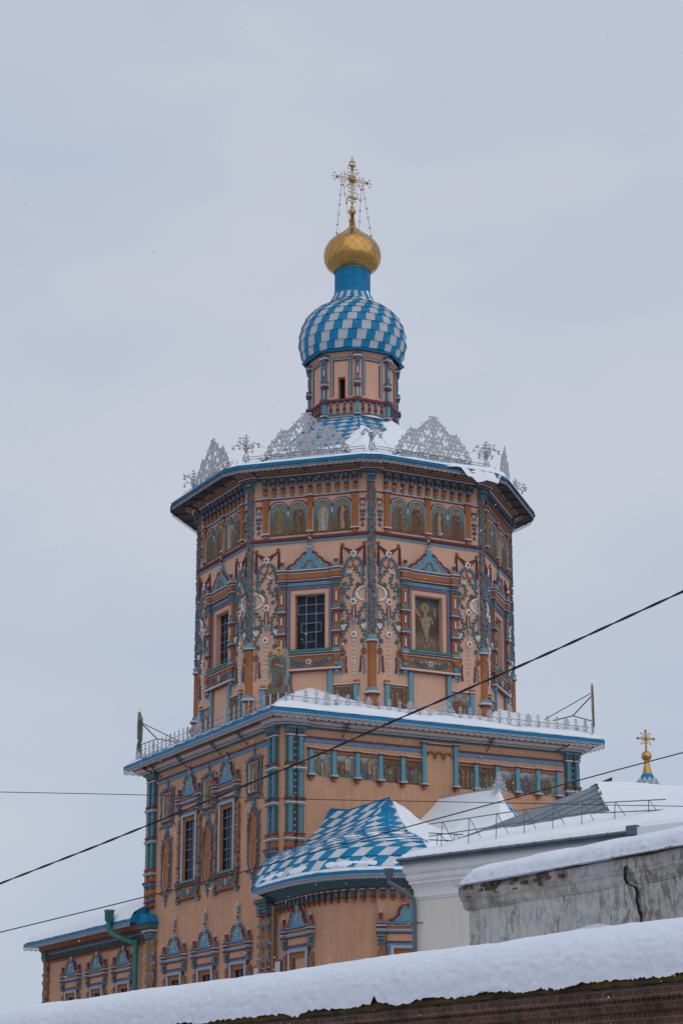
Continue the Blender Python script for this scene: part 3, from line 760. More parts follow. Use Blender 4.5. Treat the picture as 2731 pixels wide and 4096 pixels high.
for i in range(8):
    def Pc(u, v, i=i):
        ap, z = lut(OP, v); h = ap*tan(pi/8)-.55*max(0, v-.6)/.4
        p = ndir(AO[i])*ap+tdir(AO[i])*h; q = ndir(AO[i]+45)*ap-tdir(AO[i]+45)*h
        r = p*(1-u)+q*u; return (r.x, -r.y, z)
    mb.grid(Pc, 1, 14, 'tileblue', False)
    mb.tube([Pc(.5, v/14) for v in range(15)], .045, 'roofblue', 5)
roof1 = obj('octagon_roof', mb, ch, UR)
mb = MB()
def snowP(u, v):
    ap, z = lut(OP, v); f = u*8; i = int(f) % 8; t = f-int(f); h = ap*tan(pi/8)
    e = .10*max(0, v-.6)/.4
    t2 = (t-.5)*2
    # chamfered plan
    hh = h-.55*max(0, v-.6)/.4
    if abs(t2) <= .86: p = ndir(AO[i])*ap+tdir(AO[i])*(t2/.86*hh)
    else:
        s_ = 1 if t2 > 0 else -1; w_ = (abs(t2)-.86)/.28
        A_ = ndir(AO[i])*ap+tdir(AO[i])*(s_*hh); B_ = ndir(AO[i]+s_*45)*ap-tdir(AO[i]+s_*45)*(s_*hh); p = A_*(1-w_)+B_*w_
    n1 = nz(p.x, p.y, 3, .55); n2 = nz(p.x, p.y, 9, 1.6); n3 = nz(p.x, p.y, 1, 4.5)
    g = (f+.0)                                                  # 0..4 are the visible faces, left to right
    th = .10+.09*n1+.05*n2+.03*n3
    lim = .30 if g < 1.9 else .12
    if 1.0 < g < 2.05: lim = .58-.24*max(0, g-1.6)/.45
    if 2.05 <= g < 2.6: lim = .30
    th -= .40*max(0, (lim+.14*n2-v))/.3
    if v > .9 and 1.0 < g < 2.3: th = .05+.02*n2
    if 2.7 < g < 4.2: k_ = min(1, (g-2.7)/.3); th = th*(1-.5*k_)+k_*(.10+.22*max(0, v-.5))
    out = 0
    if v > .93 and 2.55 < g < 4.2: out = (.16 if g < 3 else .07)*(v-.93)/.07*(1+(1.2*n2+n3 if g < 3.02 else .3*n1))
    p = p*(1+out/max(.1, p.length)*1.0)
    dz = 0
    if v > .985: dz = -.07-(.36*max(0, .8+1.3*n2) if 2.66 < g < 3.0 else 0)-(.05 if g > 3 else 0); th *= .3
    return (p.x, -p.y, z+th+dz)
mb.grid(snowP, 8*26, 40, 'snowroof', True, True)
obj('snow_cover', mb, roof1)

# pipe snow-guard round the octagon roof edge
mb = MB()
for i in range(4):
    for r, z in ((7.72, 29.80), (7.70, 29.92)):
        p = [ndir(AO[i])*r+tdir(AO[i])*s_ for s_ in (-2.9, 2.9)]; mb.tube([(q.x, -q.y, z) for q in p], .013, 'iron', 4)
    for k in range(9):
        q = ndir(AO[i])*7.5+tdir(AO[i])*(-2.8+.7*k); mb.tube([(q.x, -q.y, 29.6), (q.x, -q.y, 29.94)], .012, 'iron', 4)
obj('snow_guard_rail', mb, ch, UR)

# ---------------- big pierced zinc crestings above each face
def crest(hw, H, out, cell=.042, seed=1, side=1.0):
    mb = MB(); nx_ = int(hw/cell); nzr = int(H/cell)
    def prof(z):
        for (za, wa), (zb, wb) in zip(out, out[1:]):
            if z <= zb: return wa+(wb-wa)*(z-za)/(zb-za)
        return 0
    rnd = random.Random(seed); holes = []
    g = .21
    for i in range(0, int(hw/g)+2):
        for j in range(0, int(H/g)+1):
            cx = (i+.5*(j % 2))*g+rnd.uniform(-.04, .04)+.06; cz = (j+.55)*g+rnd.uniform(-.04, .04)
            holes.append((cx, cz, rnd.uniform(.05, .078), rnd.uniform(0, 6.28)))
    for (i, j) in ((1.05, .38), (.62, .95), (.33, 1.35), (1.55, .42)): holes.append((i, j, .15, 1.0))
    for j in range(nzr):
        z = (j+.5)*cell; w_ = prof(z/1.0)
        w_ += .05*sin(z*22)*(1 if z > .1 else 0)
        run = None; row = []
        for i in range(nx_+3):
            x = (i+.5)*cell; ok = x < w_
            if ok:
                for cx, cz, r, t in holes:
                    d = (x-cx)**2+(z-cz)**2
                    if d < r*r:
                        e = (x-cx-r*.55*cos(t))**2+(z-cz-r*.55*sin(t))**2
                        if e > (r*.55)**2: ok = False; break
            if w_-x < .05 and x < w_: ok = ok and True
            if x < .035: ok = z < H-.02
            row.append(ok)
        for s_ in (-1, 1):
            i = 0
            while i < len(row):
                if row[i]:
                    k = i
                    while k < len(row) and row[k]: k += 1
                    xa, xb = sorted((s_*i*cell, s_*k*cell)); mb.poly([(xa, 0, z-cell/2), (xb, 0, z-cell/2), (xb, 0, z+cell/2), (xa, 0, z+cell/2)], 'zinc'); i = k
                else: i += 1
    for s_ in (-1, 1):
        for (x, z) in ((hw*.59, 1.36), (hw*.30, 1.62), (hw*.9, .45)):
            mb.tube([(s_*(x-.2), 0, z-.1), (s_*x, 0, z), (s_*(x+.03), 0, z+.1)], .02, 'zinc', 4)
        mb.tube([(s_*(hw+.12), .05, -.05), (s_*(hw*.9), .02, .12)], .02, 'iron', 4)
        mb.tube([(s_*(hw*.5), -.02, .5), (s_*(hw*.5), -.8, .15)], .018, 'iron', 4)
        mb.tube([(s_*(hw*.28), -.03, 1.5), (s_*hw*.62, -.03, 1.15)], .016, 'iron', 4)
    for x in [k*.42-2.1 for k in range(11)]: mb.tube([(x, -.02, -.22), (x, -.02, .1)], .018, 'iron', 4)
    return mb.mesh('cresting')
OUT = [(0, 1.98), (.25, 2.02), (.45, 1.88), (.8, 1.72), (1.02, 1.52), (1.2, 1.35), (1.36, 1.27), (1.37, .98), (1.42, .78), (1.5, .66), (1.7, .52), (1.85, .34), (2.0, .26), (2.12, .12)]
ME['crest'] = crest(2.0, 2.12, OUT)
for i in range(4):
    c_ = obj('cresting', ME['crest'], ch, fl(AO[i], 7.6, -.7 if i == 3 else 0)+Vector((0, 0, 29.72)), rad(AO[i]), solid=.015); c_['label'] = 'tall pierced zinc cresting standing on the octagon eave'
    if i == 3: c_.scale = (.55, 1, .92)
def bouquet():
    mb = MB(); rnd = random.Random(5)
    mb.lathe(0, 0, [(.09, -.35), (.04, -.22), (.03, -.02), (.06, .02)], 'iron', 8)
    for k in range(8): a = k*pi/4; mb.tube([(.03*cos(a), .03*sin(a), 0), (.13*cos(a), .13*sin(a), .07), (.15*cos(a), .15*sin(a), .18), (.10*cos(a), .10*sin(a), .30), (.12*cos(a), .12*sin(a), .36)], .016, 'zinc', 4)
    for k in range(9):
        a = k*2*pi/8; R = .34+.12*(k % 2); H = .75+.25*(k % 3)
        if k == 8: R = .02; H = 1.25
        p = smooth([(0, 0, .35), (R*.35*cos(a), R*.35*sin(a), .35+H*.45), (R*cos(a), R*sin(a), .32+H*.62), (R*1.25*cos(a), R*1.25*sin(a), .25+H*.5)], 5) if k < 8 else [(0, 0, .3), (0, 0, 1.3)]
        mb.tube(p, .012, 'zinc', 4)
        for q in range(2, len(p), 2):
            c = Vector(p[q]); d = Vector((rnd.uniform(-1, 1), rnd.uniform(-1, 1), rnd.uniform(-.4, 1))); n = Vector((rnd.uniform(-1, 1), rnd.uniform(-.2, 1), rnd.uniform(-.5, .5)))
            if abs(d.normalized().dot(n.normalized())) > .9: n = Vector((0, 1, .1))
            mb.leaf3(c, d, n, .17, .10, 'zinc', .02)
        c = Vector(p[-1]); mb.lathe(c.x, c.y, [(.001, c.z-.06), (.07, c.z), (.001, c.z+.06)], 'zinc', 6)
    for z in (.55, .75, .95, 1.1):
        for a in range(4): mb.leaf3((0, 0, z), (cos(a*1.57+z), sin(a*1.57+z), .9), (sin(a), cos(a), .3), .22, .11, 'zinc', .02)
    return mb.mesh('metal_bouquet')
ME['bouq'] = bouquet()
for k in range(5):
    a = PHI-90+45*k
    obj('metal_bouquet', ME['bouq'], ch, fl(a, 7.85)+Vector((0, 0, 29.85)), rad(a))['label'] = 'zinc vase of wire flowers at the octagon roof corner'
# thin stays
mb = MB()
for k in range(5):
    a = PHI-90+45*k
    for da, r in ((-9, 6.6), (9, 6.6)):
        p = ndir(a)*7.85; q = ndir(a+da)*r
        mb.tube([(p.x, -p.y, 30.9), (q.x, -q.y, 30.35)], .007, 'iron', 3)
obj('stay_wires', mb, ch, UP)

# ---------------- drum
DX = -.10; A8 = 1.95
drum = obj('drum', MB(), ch, (DX, 0, -GZ))
mbd = MB()
for i in range(8):
    mb = MB(); hw = A8*tan(pi/8); a = AO[i]
    wall_panel(mb, -hw, hw, 33.0, 37.0, [(-.17, .20, 34.42, 35.56, .4)] if i == 1 else [], 'wall')
    if i == 1: mb.poly([(-.17, -.38, 34.42), (.20, -.38, 34.42), (.20, -.38, 35.56), (-.17, -.38, 35.56)], 'dark')
    frame(mb, .55, 34.60, 36.56, .06, 0, .05, 'leaf'); frame(mb, .49, 34.60, 36.50, .035, 0, .065, 'blue')
    frame(mb, .455, 34.60, 36.465, .02, 0, .075, 'white'); frame(mb, .435, 34.62, 36.445, .055, 0, .04, 'maroon')
    mb.box(-hw, hw, 0, .05, 36.64, 36.72, 'wall'); mb.box(-hw, hw, 0, .12, 36.72, 36.82, 'wall')
    mb.box(-hw-.02, hw+.02, 0, .14, 34.30, 34.40, 'maroon'); mb.box(-hw, hw, 0, .05, 33.62, 33.70, 'leaf'); mb.box(-hw, hw, 0, .10, 34.24, 34.30, 'maroon')
    obj('drum_wall', mb, drum, tuple(ndir(a)*A8), rad(a))
    if i < 4:
        if i == 0:
            b = MB(); b.box(-.07, .07, 0, .07, 33.70, 33.78, 'leaf'); b.lathe(0, .05, [(.05, 33.78, 'maroon'), (.08, 33.86, 'maroon'), (.085, 33.93, 'maroon'), (.045, 33.99, 'blue'), (.045, 34.05, 'maroon'), (.075, 34.10, 'maroon'), (.05, 34.15, 'blue'), (.06, 34.24, 'blue')], 'maroon', 8)
            ME['balu'] = b.mesh('baluster')
        for x in (-.54, -.20, .14, .48): obj('baluster', ME['balu'], drum, tuple(ndir(a)*(A8+.01)+tdir(a)*(x+.03)), rad(a))
c = MB()
c.box(-.09, .09, -.1, .12, 34.40, 36.40, 'leaf')
for za, zb in ((35.36, 36.36), (34.42, 34.98)): 
    c.box(-.065, .065, .12, .135, max(za+.22, za), zb-.30 if zb > 36 else zb, 'maroon'); c.box(-.035, .035, .135, .15, za+.28 if zb > 36 else za+.06, zb-.36 if zb > 36 else zb-.06, 'white')
capital(c, 0, 36.14, 36.44, .24, .12)
for z, h, w_, o, m in ((36.44, .07, .17, .2, 'maroon'), (36.51, .06, .20, .24, 'white'), (36.57, .07, .19, .22, 'teal'), (36.64, .06, .22, .25, 'maroon'), (35.24, .07, .15, .2, 'teal'), (35.31, .03, .17, .22, 'maroon'), (35.02, .13, .16, .21, 'maroon'), (35.15, .05, .18, .24, 'white'),
                       (34.30, .12, .18, .24, 'maroon'), (34.42, .05, .16, .22, 'teal'), (34.22, .08, .20, .26, 'maroon'), (33.70, .52, .10, .16, 'teal'), (33.55, .06, .16, .24, 'white'), (33.46, .09, .14, .22, 'maroon')): c.box(-w_, w_, -.1, o, z, z+h, m)
ME['dcol'] = c.mesh('drum_pilaster')
for k in range(8):
    a = PHI-90+45*k
    obj('drum_pilaster', ME['dcol'], drum, tuple(ndir(a)*(A8/cos(pi/8)-.02)), rad(a))
mb = MB(); ringloft(mb, [(ring(8, AO[0], 2.0), 33.30), (ring(8, AO[0], 2.22), 33.34), (ring(8, AO[0], 2.24), 33.42), (ring(8, AO[0], 2.0), 33.46)], ['roofblue']*3)
obj('drum_flashing', mb, drum); mb = MB()
ringloft(mb, [(ring(8, AO[0], 2.24), 36.80), (ring(8, AO[0], 2.34), 36.82), (ring(8, AO[0], 2.36), 36.87), (ring(8, AO[0], 2.28), 36.92)], ['roofblue']*3)
obj('drum_flashing', mb, drum)
# snow lying at the foot and on the ledge of the drum's right front face
mb = MB()
a = AO[2]
def Ps(u, v):
    s_ = -.75+1.5*u; o = .12+.30*v; t = max(0, sin(pi*u))*(.13*(1-v))-.02*v
    p = ndir(a)*(A8+o)+tdir(a)*s_; return (p.x, -p.y, 33.46+t-.05*v)
mb.grid(Ps, 12, 4, 'snowroof'); obj('snow_cover', mb, drum); mb = MB()
def Pq(u, v):
    s_ = -.45+.8*u; o = .10*v; p = ndir(a)*(A8+.04+o)+tdir(a)*s_; return (p.x, -p.y, 34.405+.07*sin(pi*u)*(1-v*.8))
mb.grid(Pq, 10, 3, 'snowroof'); obj('snow_cover', mb, drum)
# ---------------- chequered lower dome
DP = [(2.32, 36.84), (2.46, 37.12), (2.61, 37.55), (2.66, 37.95), (2.62, 38.3), (2.54, 38.65), (2.36, 39.05), (2.04, 39.42), (1.64, 39.72), (1.28, 39.90), (1.10, 40.12), (.98, 40.45), (.91, 40.75), (.90, 40.92)]
DPs = smooth([(z, r) for r, z in DP], 6)
def domeR(z):
    for p, q in zip(DPs, DPs[1:]):
        if z <= q[0]+1e-6: return p[1]+(q[1]-p[1])*(z-p[0])/(q[0]-p[0]+1e-9)
    return DPs[-1][1]
# arc-length table from the neck down
zs_ = [40.92-(40.92-36.84)*k/200 for k in range(201)]; al = [0]
for k in range(200): al.append(al[-1]+math.hypot(zs_[k+1]-zs_[k], domeR(zs_[k+1])-domeR(zs_[k])))
def domeP(u, v):
    t = v*al[-1]; k = max(i for i in range(201) if al[i] <= t+1e-9); k = min(k, 199)
    f = (t-al[k])/(al[k+1]-al[k]+1e-9); z = zs_[k]+(zs_[k+1]-zs_[k])*f; r = domeR(z); an = 2*pi*u+rad(PHI)
    return (r*sin(an), r*cos(an), z)
mb = MB()
mb.lathe(0, 0, [(r-.02, z) for z, r in [(p[0], p[1]) for p in DPs]], 'roofblue', 40)
vs = [.09, .185, .28, .365, .44, .515, .60, .69, .79, .895, .975]
shingles(mb, domeP, 36, 0, -.5, -.12, 'tileblue', 'tilegrey', .045, False, True, vs, cen=(0, 0, 38.3))
dm = obj('chequered_dome', mb, ch, (DX-.03, 0, -GZ)); dm['label'] = 'bulbous dome of blue and grey chequered sheet tiles'
mb = MB()
def Pd(u, v):
    x, o, z = domeP(u, .02+.5*v); n1 = nz(x*1.6, o*1.6, z, 1.7); n2 = nz(x, o, z, 6)
    an = (u*2*pi) % (2*pi); side = .5-.5*cos(an-1.0)
    th = .02+.05*n1+.04*n2-.10*abs(v-.38)*2-.10*side
    k = 1+th/max(.3, math.hypot(x, o)); return (x*k, o*k, z+max(th, -.1)*.9+.02)
mb.grid(Pd, 90, 26, 'snowroof', True, True); obj('snow_cover', mb, dm)
mb = MB(); mb.lathe(0, 0, [(.90, 40.6), (.885, 40.9), (.885, 42.05)], 'roofblue', 32, cap=False)
for k in range(5):
    an = rad(PHI-80+40*k); mb.tube([(.888*sin(an), .888*cos(an), 40.8), (.888*sin(an), .888*cos(an), 42.0)], .012, 'roofblue', 4)
obj('blue_neck', mb, ch, (DX-.03, 0, -GZ))
# ---------------- gilded onion
GP = [(.90, 41.84), (1.05, 41.92), (1.28, 42.15), (1.40, 42.45), (1.43, 42.78), (1.35, 43.12), (1.14, 43.45), (.85, 43.72), (.55, 43.93), (.34, 44.12), (.22, 44.28), (.165, 44.30), (.09, 44.98)]
mb = MB(); prof = smooth(GP[:-2], 6); prof = [(r, z) for r, z in prof]+[(.175, 44.29), (.085, 44.98)]
mb.lathe(0, 0, prof, 'gold', 56)
onion = obj('gold_onion_dome', mb, ch, (DX-.03, 0, -GZ)); onion['label'] = 'gilded onion dome with diagonal sheet seams'
mb = MB()
def gr(z):
    for (r0, z0), (r1, z1) in zip(prof, prof[1:]):
        if z0 <= z <= z1: return r0+(r1-r0)*(z-z0)/(z1-z0+1e-9)
    return .2
for s_ in (-1, 1):
    for k in range(20):
        pts = []
        for j in range(26):
            z = 41.95+2.15*j/25; an = 2*pi*k/20+s_*1.35*j/25; r = gr(z)+.002; pts.append((r*sin(an), r*cos(an), z))
        mb.tube(pts, .0075, 'golddull', 3)
obj('sheet_seams', mb, onion)
mb = MB(); n = 40
for k in range(n):
    a0 = 2*pi*k/n; a1 = 2*pi*(k+1)/n
    for r, row in enumerate(["#####", "#.#.#", "##.##", ".###.", "..#.."]):
        for q, ch_ in enumerate(row):
            if ch_ == '#':
                t0 = a0+(a1-a0)*q/5; t1 = a0+(a1-a0)*(q+1)/5; z1 = 42.02-.05*r; R = .955-.006*r
                mb.poly([(R*sin(t0), R*cos(t0), z1-.05), (R*sin(t1), R*cos(t1), z1-.05), (R*sin(t1), R*cos(t1), z1), (R*sin(t0), R*cos(t0), z1)], 'golddull')
obj('lace_collar', mb, onion)
mb = MB(); mb.lathe(0, 0, [(.085, 44.97), (.13, 45.0), (.175, 45.10), (.19, 45.16), (.175, 45.24), (.10, 45.31), (.07, 45.34), (.11, 45.39), (.10, 45.44), (.045, 45.50), (.045, 45.66)], 'gold', 20); obj('orb', mb, onion)
# ---------------- cross (arms parallel to the right front wall)
ac = AC[1]
cr = MB(); g = 'golddull'
def lat(x0, x1, z0, z1, vert):
    """openwork bar: two rails with zig-zag"""
    if vert:
        w = .07
        for s_ in (-1, 1): cr.box(s_*w-.012, s_*w+.012, -.02, .02, z0, z1, g, True)
        n = max(2, int((z1-z0)/.1))
        for k in range(n):
            za = z0+(z1-z0)*k/n; zb = z0+(z1-z0)*(k+1)/n
            cr.tube([(-w, 0, za), (0, 0, (za+zb)/2), (w, 0, za)], .013, g, 4); cr.tube([(-w, 0, zb), (0, 0, (za+zb)/2), (w, 0, zb)], .010, g, 4)
    else:
        w = .065; c = (z0+z1)/2
        for s_ in (-1, 1): cr.box(x0, x1, -.02, .02, c+s_*w-.012, c+s_*w+.012, g, True)
        n = max(2, int((x1-x0)/.1))
        for k in range(n):
            a_ = x0+(x1-x0)*k/n; b_ = x0+(x1-x0)*(k+1)/n
            cr.tube([(a_, 0, c-w), ((a_+b_)/2, 0, c), (a_, 0, c+w)], .013, g, 4)
ZC = 46.93
lat(-.06, .06, 45.64, ZC-.1, True); lat(-.06, .06, ZC+.1, 47.48, True); lat(-.82, -.12, ZC-.06, ZC+.06, False); lat(.12, .82, ZC-.06, ZC+.06, False)
cr.lathe(0, 0, [(.16*sin(pi*k/8)+.001, ZC-.16*cos(pi*k/8)) for k in range(9)], g, 14)
for k in range(24):
    a_ = 2*pi*k/24+.13; L_ = .30 if k % 3 else .62
    if abs(cos(a_)) > .97 or abs(sin(a_)) > .97: L_ = .28
    cr.tube([(.13*cos(a_), 0, ZC+.13*sin(a_)), (L_*cos(a_), 0, ZC+L_*sin(a_))], [.022, .005], g, 4)
    if L_ > .5:
        for q in (.42, .52, .60): cr.leaf(q*cos(a_), ZC+q*sin(a_), a_+.6, .07, .035, g, .0, .02); cr.leaf(q*cos(a_), ZC+q*sin(a_), a_-.6, .07, .035, g, .0, .02)
def tref(x, z, a_, L_=.14):
    cr.tube([(x, 0, z), (x+L_*cos(a_), 0, z+L_*sin(a_))], .009, g, 4); X_, Z_ = x+L_*cos(a_), z+L_*sin(a_)
    for t in (-.9, 0, .9): cr.leaf(X_, Z_, a_+t, .085, .055, g, -.01, .02)
for x, z, dirs in ((-.86, ZC, (pi, pi-.9, pi+.9)), (.86, ZC, (0, .9, -.9)), (0, 47.54, (2.4, .75, pi, 0))):
    cr.ball(x, 0, z, .085, g, 10, 6)
    for t in dirs: tref(x+.08*cos(t), z+.08*sin(t), t)
for x in (-.62, -.42, .42, .62):
    for s_ in (-1, 1): tref(x, ZC+s_*.07, s_*pi/2, .11)
for z in (47.15, 47.32, 46.45, 46.62, 46.25, 46.0, 45.75):
    for s_ in (-1, 1): tref(s_*.07, z, 0 if s_ > 0 else pi, .09)
# crescent at the foot
cp = [(-.32, 45.66), (-.27, 45.84), (-.14, 45.96), (0, 45.93), (.16, 45.90), (.28, 45.94), (.30, 46.1)]
cr.tube([(x, 0, z) for x, z in smooth(cp, 4)], [.012+.045*sin(pi*k/24) for k in range(25)], g, 5)
tref(-.32, 45.66, -1.7, .08); tref(.30, 46.1, 1.4, .08); tref(.3, 45.93, -.1, .12)
cross = obj('cross', cr, onion, (.0-.0, 0, 0), rad(ac)); cross['label'] = 'openwork gilded cross with a rayed sun at its centre'
mb = MB(); mb.lathe(0, 0, [(.05, 47.60), (.10, 47.66), (.12, 47.69), (.12, 47.73)], g, 12)
for k in range(6):
    a_ = k*pi/3; mb.tube([(.11*cos(a_), .11*sin(a_), 47.72), (.165*cos(a_), .165*sin(a_), 47.83), (.13*cos(a_), .13*sin(a_), 47.93), (0, 0, 47.97)], .020, g, 4)
mb.ball(0, 0, 47.99, .035, g); mb.tube([(0, 0, 47.98), (0, 0, 48.22)], .013, g, 4); mb.tube([(-.09, 0, 48.13), (.09, 0, 48.13)], .013, g, 4)
for k in range(8): mb.tube([(0, 0, 48.13), (.07*cos(k*pi/4), 0, 48.13+.07*sin(k*pi/4))], .007, g, 3)
obj('crown', mb, cross)
# four bead chains staying the cross
tc_, nc_ = tdir(ac), ndir(ac)
for (sx, zt, ex, ey, ze) in ((-.60, ZC-.12, -.80, -.45, 43.60), (-.54, ZC-.15, -.05, -1.0, 43.60), (.54, ZC-.15, .30, .75, 43.7), (.60, ZC-.12, .98, -.35, 43.50)):
    mb = MB(); p0 = tc_*sx; p1 = Vector((ex, ey, 0)); A_ = Vector((p0.x, p0.y, zt)); B_ = Vector((p1.x, p1.y, ze))
    pts = [A_+(B_-A_)*t/20+Vector((0, 0, -.05*sin(pi*t/20))) for t in range(21)]
    mb.tube([(q.x, -q.y, q.z) for q in pts], .0095, 'iron', 3)
    for j, t in enumerate((1.5, 5, 8.5, 12, 15.5, 18.5)):
        q = A_+(B_-A_)*t/20-Vector((0, 0, .05))
        if j % 2 == 0 or j == 5: mb.ball(q.x, -q.y, q.z, .055, g, 6, 4)
        else:
            for sx_ in (-1, 1):
                for sz_ in (-1, 1): mb.tube([(q.x, -q.y, q.z), (q.x+sx_*.045*tc_.x, -(q.y+sx_*.045*tc_.y), q.z+sz_*.07), (q.x+sx_*.085*tc_.x, -(q.y+sx_*.085*tc_.y), q.z+sz_*.035)], .010, g, 3)
    obj('bead_chain', mb, onion)
# ================================================================== cube storey
nLv, nRv = ndir(AC[0]), ndir(AC[1])
HS = 7.425
def LW(nl, nr, z=0.):                     # plan coordinates out from the left / right wall -> mesh (x, o, z) for MB.add
    p = nLv*nl+nRv*nr; return (p.x, -p.y, z)
T_WIN = 15.30
LX = (-2.05, 2.05); LOWX = (-3.42, 0, 3.42)
for i, a in enumerate(AC):
    mb = MB(); op = []
    if i == 0: op = [(x-.62, x+.62, 11.43, 14.2, .10) for x in LX]+[(x-.51, x+.51, 4.8, 7.16, .10) for x in LOWX]
    wall_panel(mb, -HS, HS, GZ, 17.35, op, 'wall2')
    obj('base_wall', mb, ch, fl(a, HS), rad(a))

def vine_strip(mb, x, z0, z1, w, seed=0, o=.14, dens=1.0):
    """ochre half column wrapped with leaves"""
    rnd = random.Random(seed)
    mb.lathe(x, .02, [(w, z0), (w, z1)], 'ochre', 8, -pi/2, pi/2, cap=False)
    n = int((z1-z0)/.10*dens)
    for k in range(n):
        z = z0+(z1-z0)*(k+.5)/n; xx = x+w*.75*sin(k*1.15)
        m = ('leaf', 'leaf', 'grape', 'leaf')[k % 4] if k % 5 else 'bleaf'
        mb.leaf(xx, z, rnd.uniform(-1.2, 1.2)+(pi if k % 2 else 0), w*1.6, w*1.05, m, .02+w*.6, .08)
    mb.tube([(x+w*.8*sin(z0+(z1-z0)*k/(n*2)*9.0), .02+w*.8, z0+(z1-z0)*k/(n*2)) for k in range(n*2+1)], .02, 'leaf', 4)

def fac_window(name, T, gz0, gh, top, parent, loc, rz, hp, apron=True, tall=False, rows=6, cols=3, sx=.88):
    mb = MB(); hb = gz0-.12
    frame(mb, .80, hb, T-1.0, .19, 0, .03, 'ochre')
    for s_ in (-1, 1):                                          # pale roll moulding
        mb.tube([(s_*.86, .09, hb), (s_*.86, .09, T-.93)], .068, 'roll', 8)
    mb.tube([(-.93, .09, T-.93), (.93, .09, T-.93)], .068, 'roll', 8)
    frame(mb, 1.03, hb, T-.76, .10, 0, .07, 'blue'); frame(mb, 1.09, hb, T-.70, .06, 0, .11, 'maroon')
    mb.box(-1.05, 1.05, 0, .06, T-.70, T-.42, 'wall2')
    # entablature with projecting ends
    def ent(xa, xb, o):
        for za, zb, dz, m in ((.42, .37, .01, 'maroon'), (.37, .29, .05, 'blue'), (.29, .26, .03, 'white'), (.26, .12, -.02, 'ochre'), (.12, .09, .02, 'white'), (.09, .05, .05, 'maroon'), (.05, 0, .09, 'blue')):
            mb.box(xa, xb, 0, o+dz, T-za, T-zb, m)
    ent(-1.44, 1.44, .10)
    for s_ in (-1, 1):
        x = s_*1.29; ent(x-.17, x+.17, .22)
        for q in range(2): mb.box(x-.19, x+.19, 0, .27, T-.22+.07*q, T-.19+.07*q, ('maroon', 'white')[q])
        mb.box(x-.13, x+.13, 0, .2, T, T+.14, 'ochre')
        mb.lathe(x, .12, [(.12, T+.14, 'maroon'), (.05, T+.18, 'maroon'), (.09, T+.27, 'maroon'), (.07, T+.36, 'white'), (.02, T+.40, 'white'), (.05, T+.46, 'white'), (.02, T+.50)], 'maroon', 8)
        if hb < T-3:
            lo = hb+.75; mb.box(x-.15, x+.15, 0, .17, lo-.03, lo+.03, 'maroon')
            vine_strip(mb, x, lo+.05, T-1.06, .13, int(T*10+s_), dens=1.0); vine_strip(mb, x, hb+.1, lo-.04, .14, 5)
            for q in range(5): mb.flower(x+.04*(-1)**q, hb+.2+.11*q, .05, 'white', 5, 'ochre', .17)
            mb.box(x-.16, x+.16, 0, .2, hb, hb+.09, 'maroon'); mb.box(x-.15, x+.15, 0, .18, hb-.06, hb, 'teal')
        else: vine_strip(mb, x, hb, T-.86, .12, int(T*10+s_))
        mb.box(x-.17, x+.17, 0, .19, T-.50, T-.42, 'ochre')
    w = obj(name, mb, parent, loc, rz); w.scale = (sx, 1, 1)
    for s_ in (-1, 1):
        if 'fcap' not in ME: c = MB(); capital(c, 0, 0, .36, .30, .14); ME['fcap'] = c.mesh('capital')
        obj('capital', ME['fcap'], w, (s_*1.29, 0, T-.86))
    p = MB(); pediment(p, 0, T+.02, .98, hp, 1)
    p.box(-.13, .13, 0, .16, T+hp+.0, T+hp+.05, 'white')
    finial(p, 0, T+hp+.05, .62, .12, False)
    if tall: p.lathe(0, .1, [(.05, T+hp+.35, 'ochre'), (.07, T+hp+.42, 'ochre'), (.045, T+hp+.46, 'teal'), (.085, T+hp+.60, 'teal'), (.04, T+hp+.72, 'white'), (.05, T+hp+.85), (.02, T+hp+.9)], 'white', 8)
    obj('pediment', p, w)
    bars_and_glass(w, gh, gz0, top, .09, cols, rows)
    s = MB(); s.box(-1.02, 1.02, 0, .27, hb-.04, hb, 'green'); s.prism([(-.98, hb), (.98, hb), (.8, hb+.09), (-.8, hb+.09)], -.02, .16, 'green')
    strip(s, -1.46, 1.46, hb-.13, .09, .2, [('ochre', .4), ('maroon', .6)]); obj('sill', s, w)
    if apron:
        q = MB(); zb, zt = hb-.68, hb-.13
        q.box(-1.28, 1.28, 0, .08, zb, zt, 'ochre'); strip(q, -1.46, 1.46, zb-.09, .09, .16, [('maroon', .5), ('ochre', .5)])
        q.flower(0, (zb+zt)/2, .17, 'white', 7, 'ochre', .1)
        for s_ in (-1, 1):
            q.chain(smooth([(s_*.98, zt-.12), (s_*.7, zt-.2), (s_*.4, zb+.15), (s_*.15, zb+.2)], 4), .17, .12, 'leaf', .05, .8, .09, .06)
            q.chain([(s_*.9, zt-.25), (s_*.3, zb+.12)], .12, .08, 'bleaf', .09, 1.2, .1, .05)
            for x in (.35, .6): q.flower(s_*x, zt-.14, .06, 'white', 5, 'ochre', .12)
            q.ribbon(smooth([(s_*1.2, zt-.02), (s_*1.38, zt-.14), (s_*1.3, zt-.32), (s_*1.16, zt-.42), (s_*1.3, zb+.03)], 4), .06, 'leaf', .14, 6)
            q.lathe(s_*1.3, .1, [(.12, zb-.09), (.13, zb-.16), (.04, zb-.24)], 'teal', 8)
        obj('apron_panel', q, w)
    return w
for x in LX: fac_window('window', T_WIN, 11.43, .70, 14.2, ch, fl(AC[0], HS, x), rad(AC[0]), 1.02)
for x in LOWX: fac_window('window', 8.27, 4.8, .57, 7.16, ch, fl(AC[0], HS, x), rad(AC[0]), .78, False, True, 4, 2)

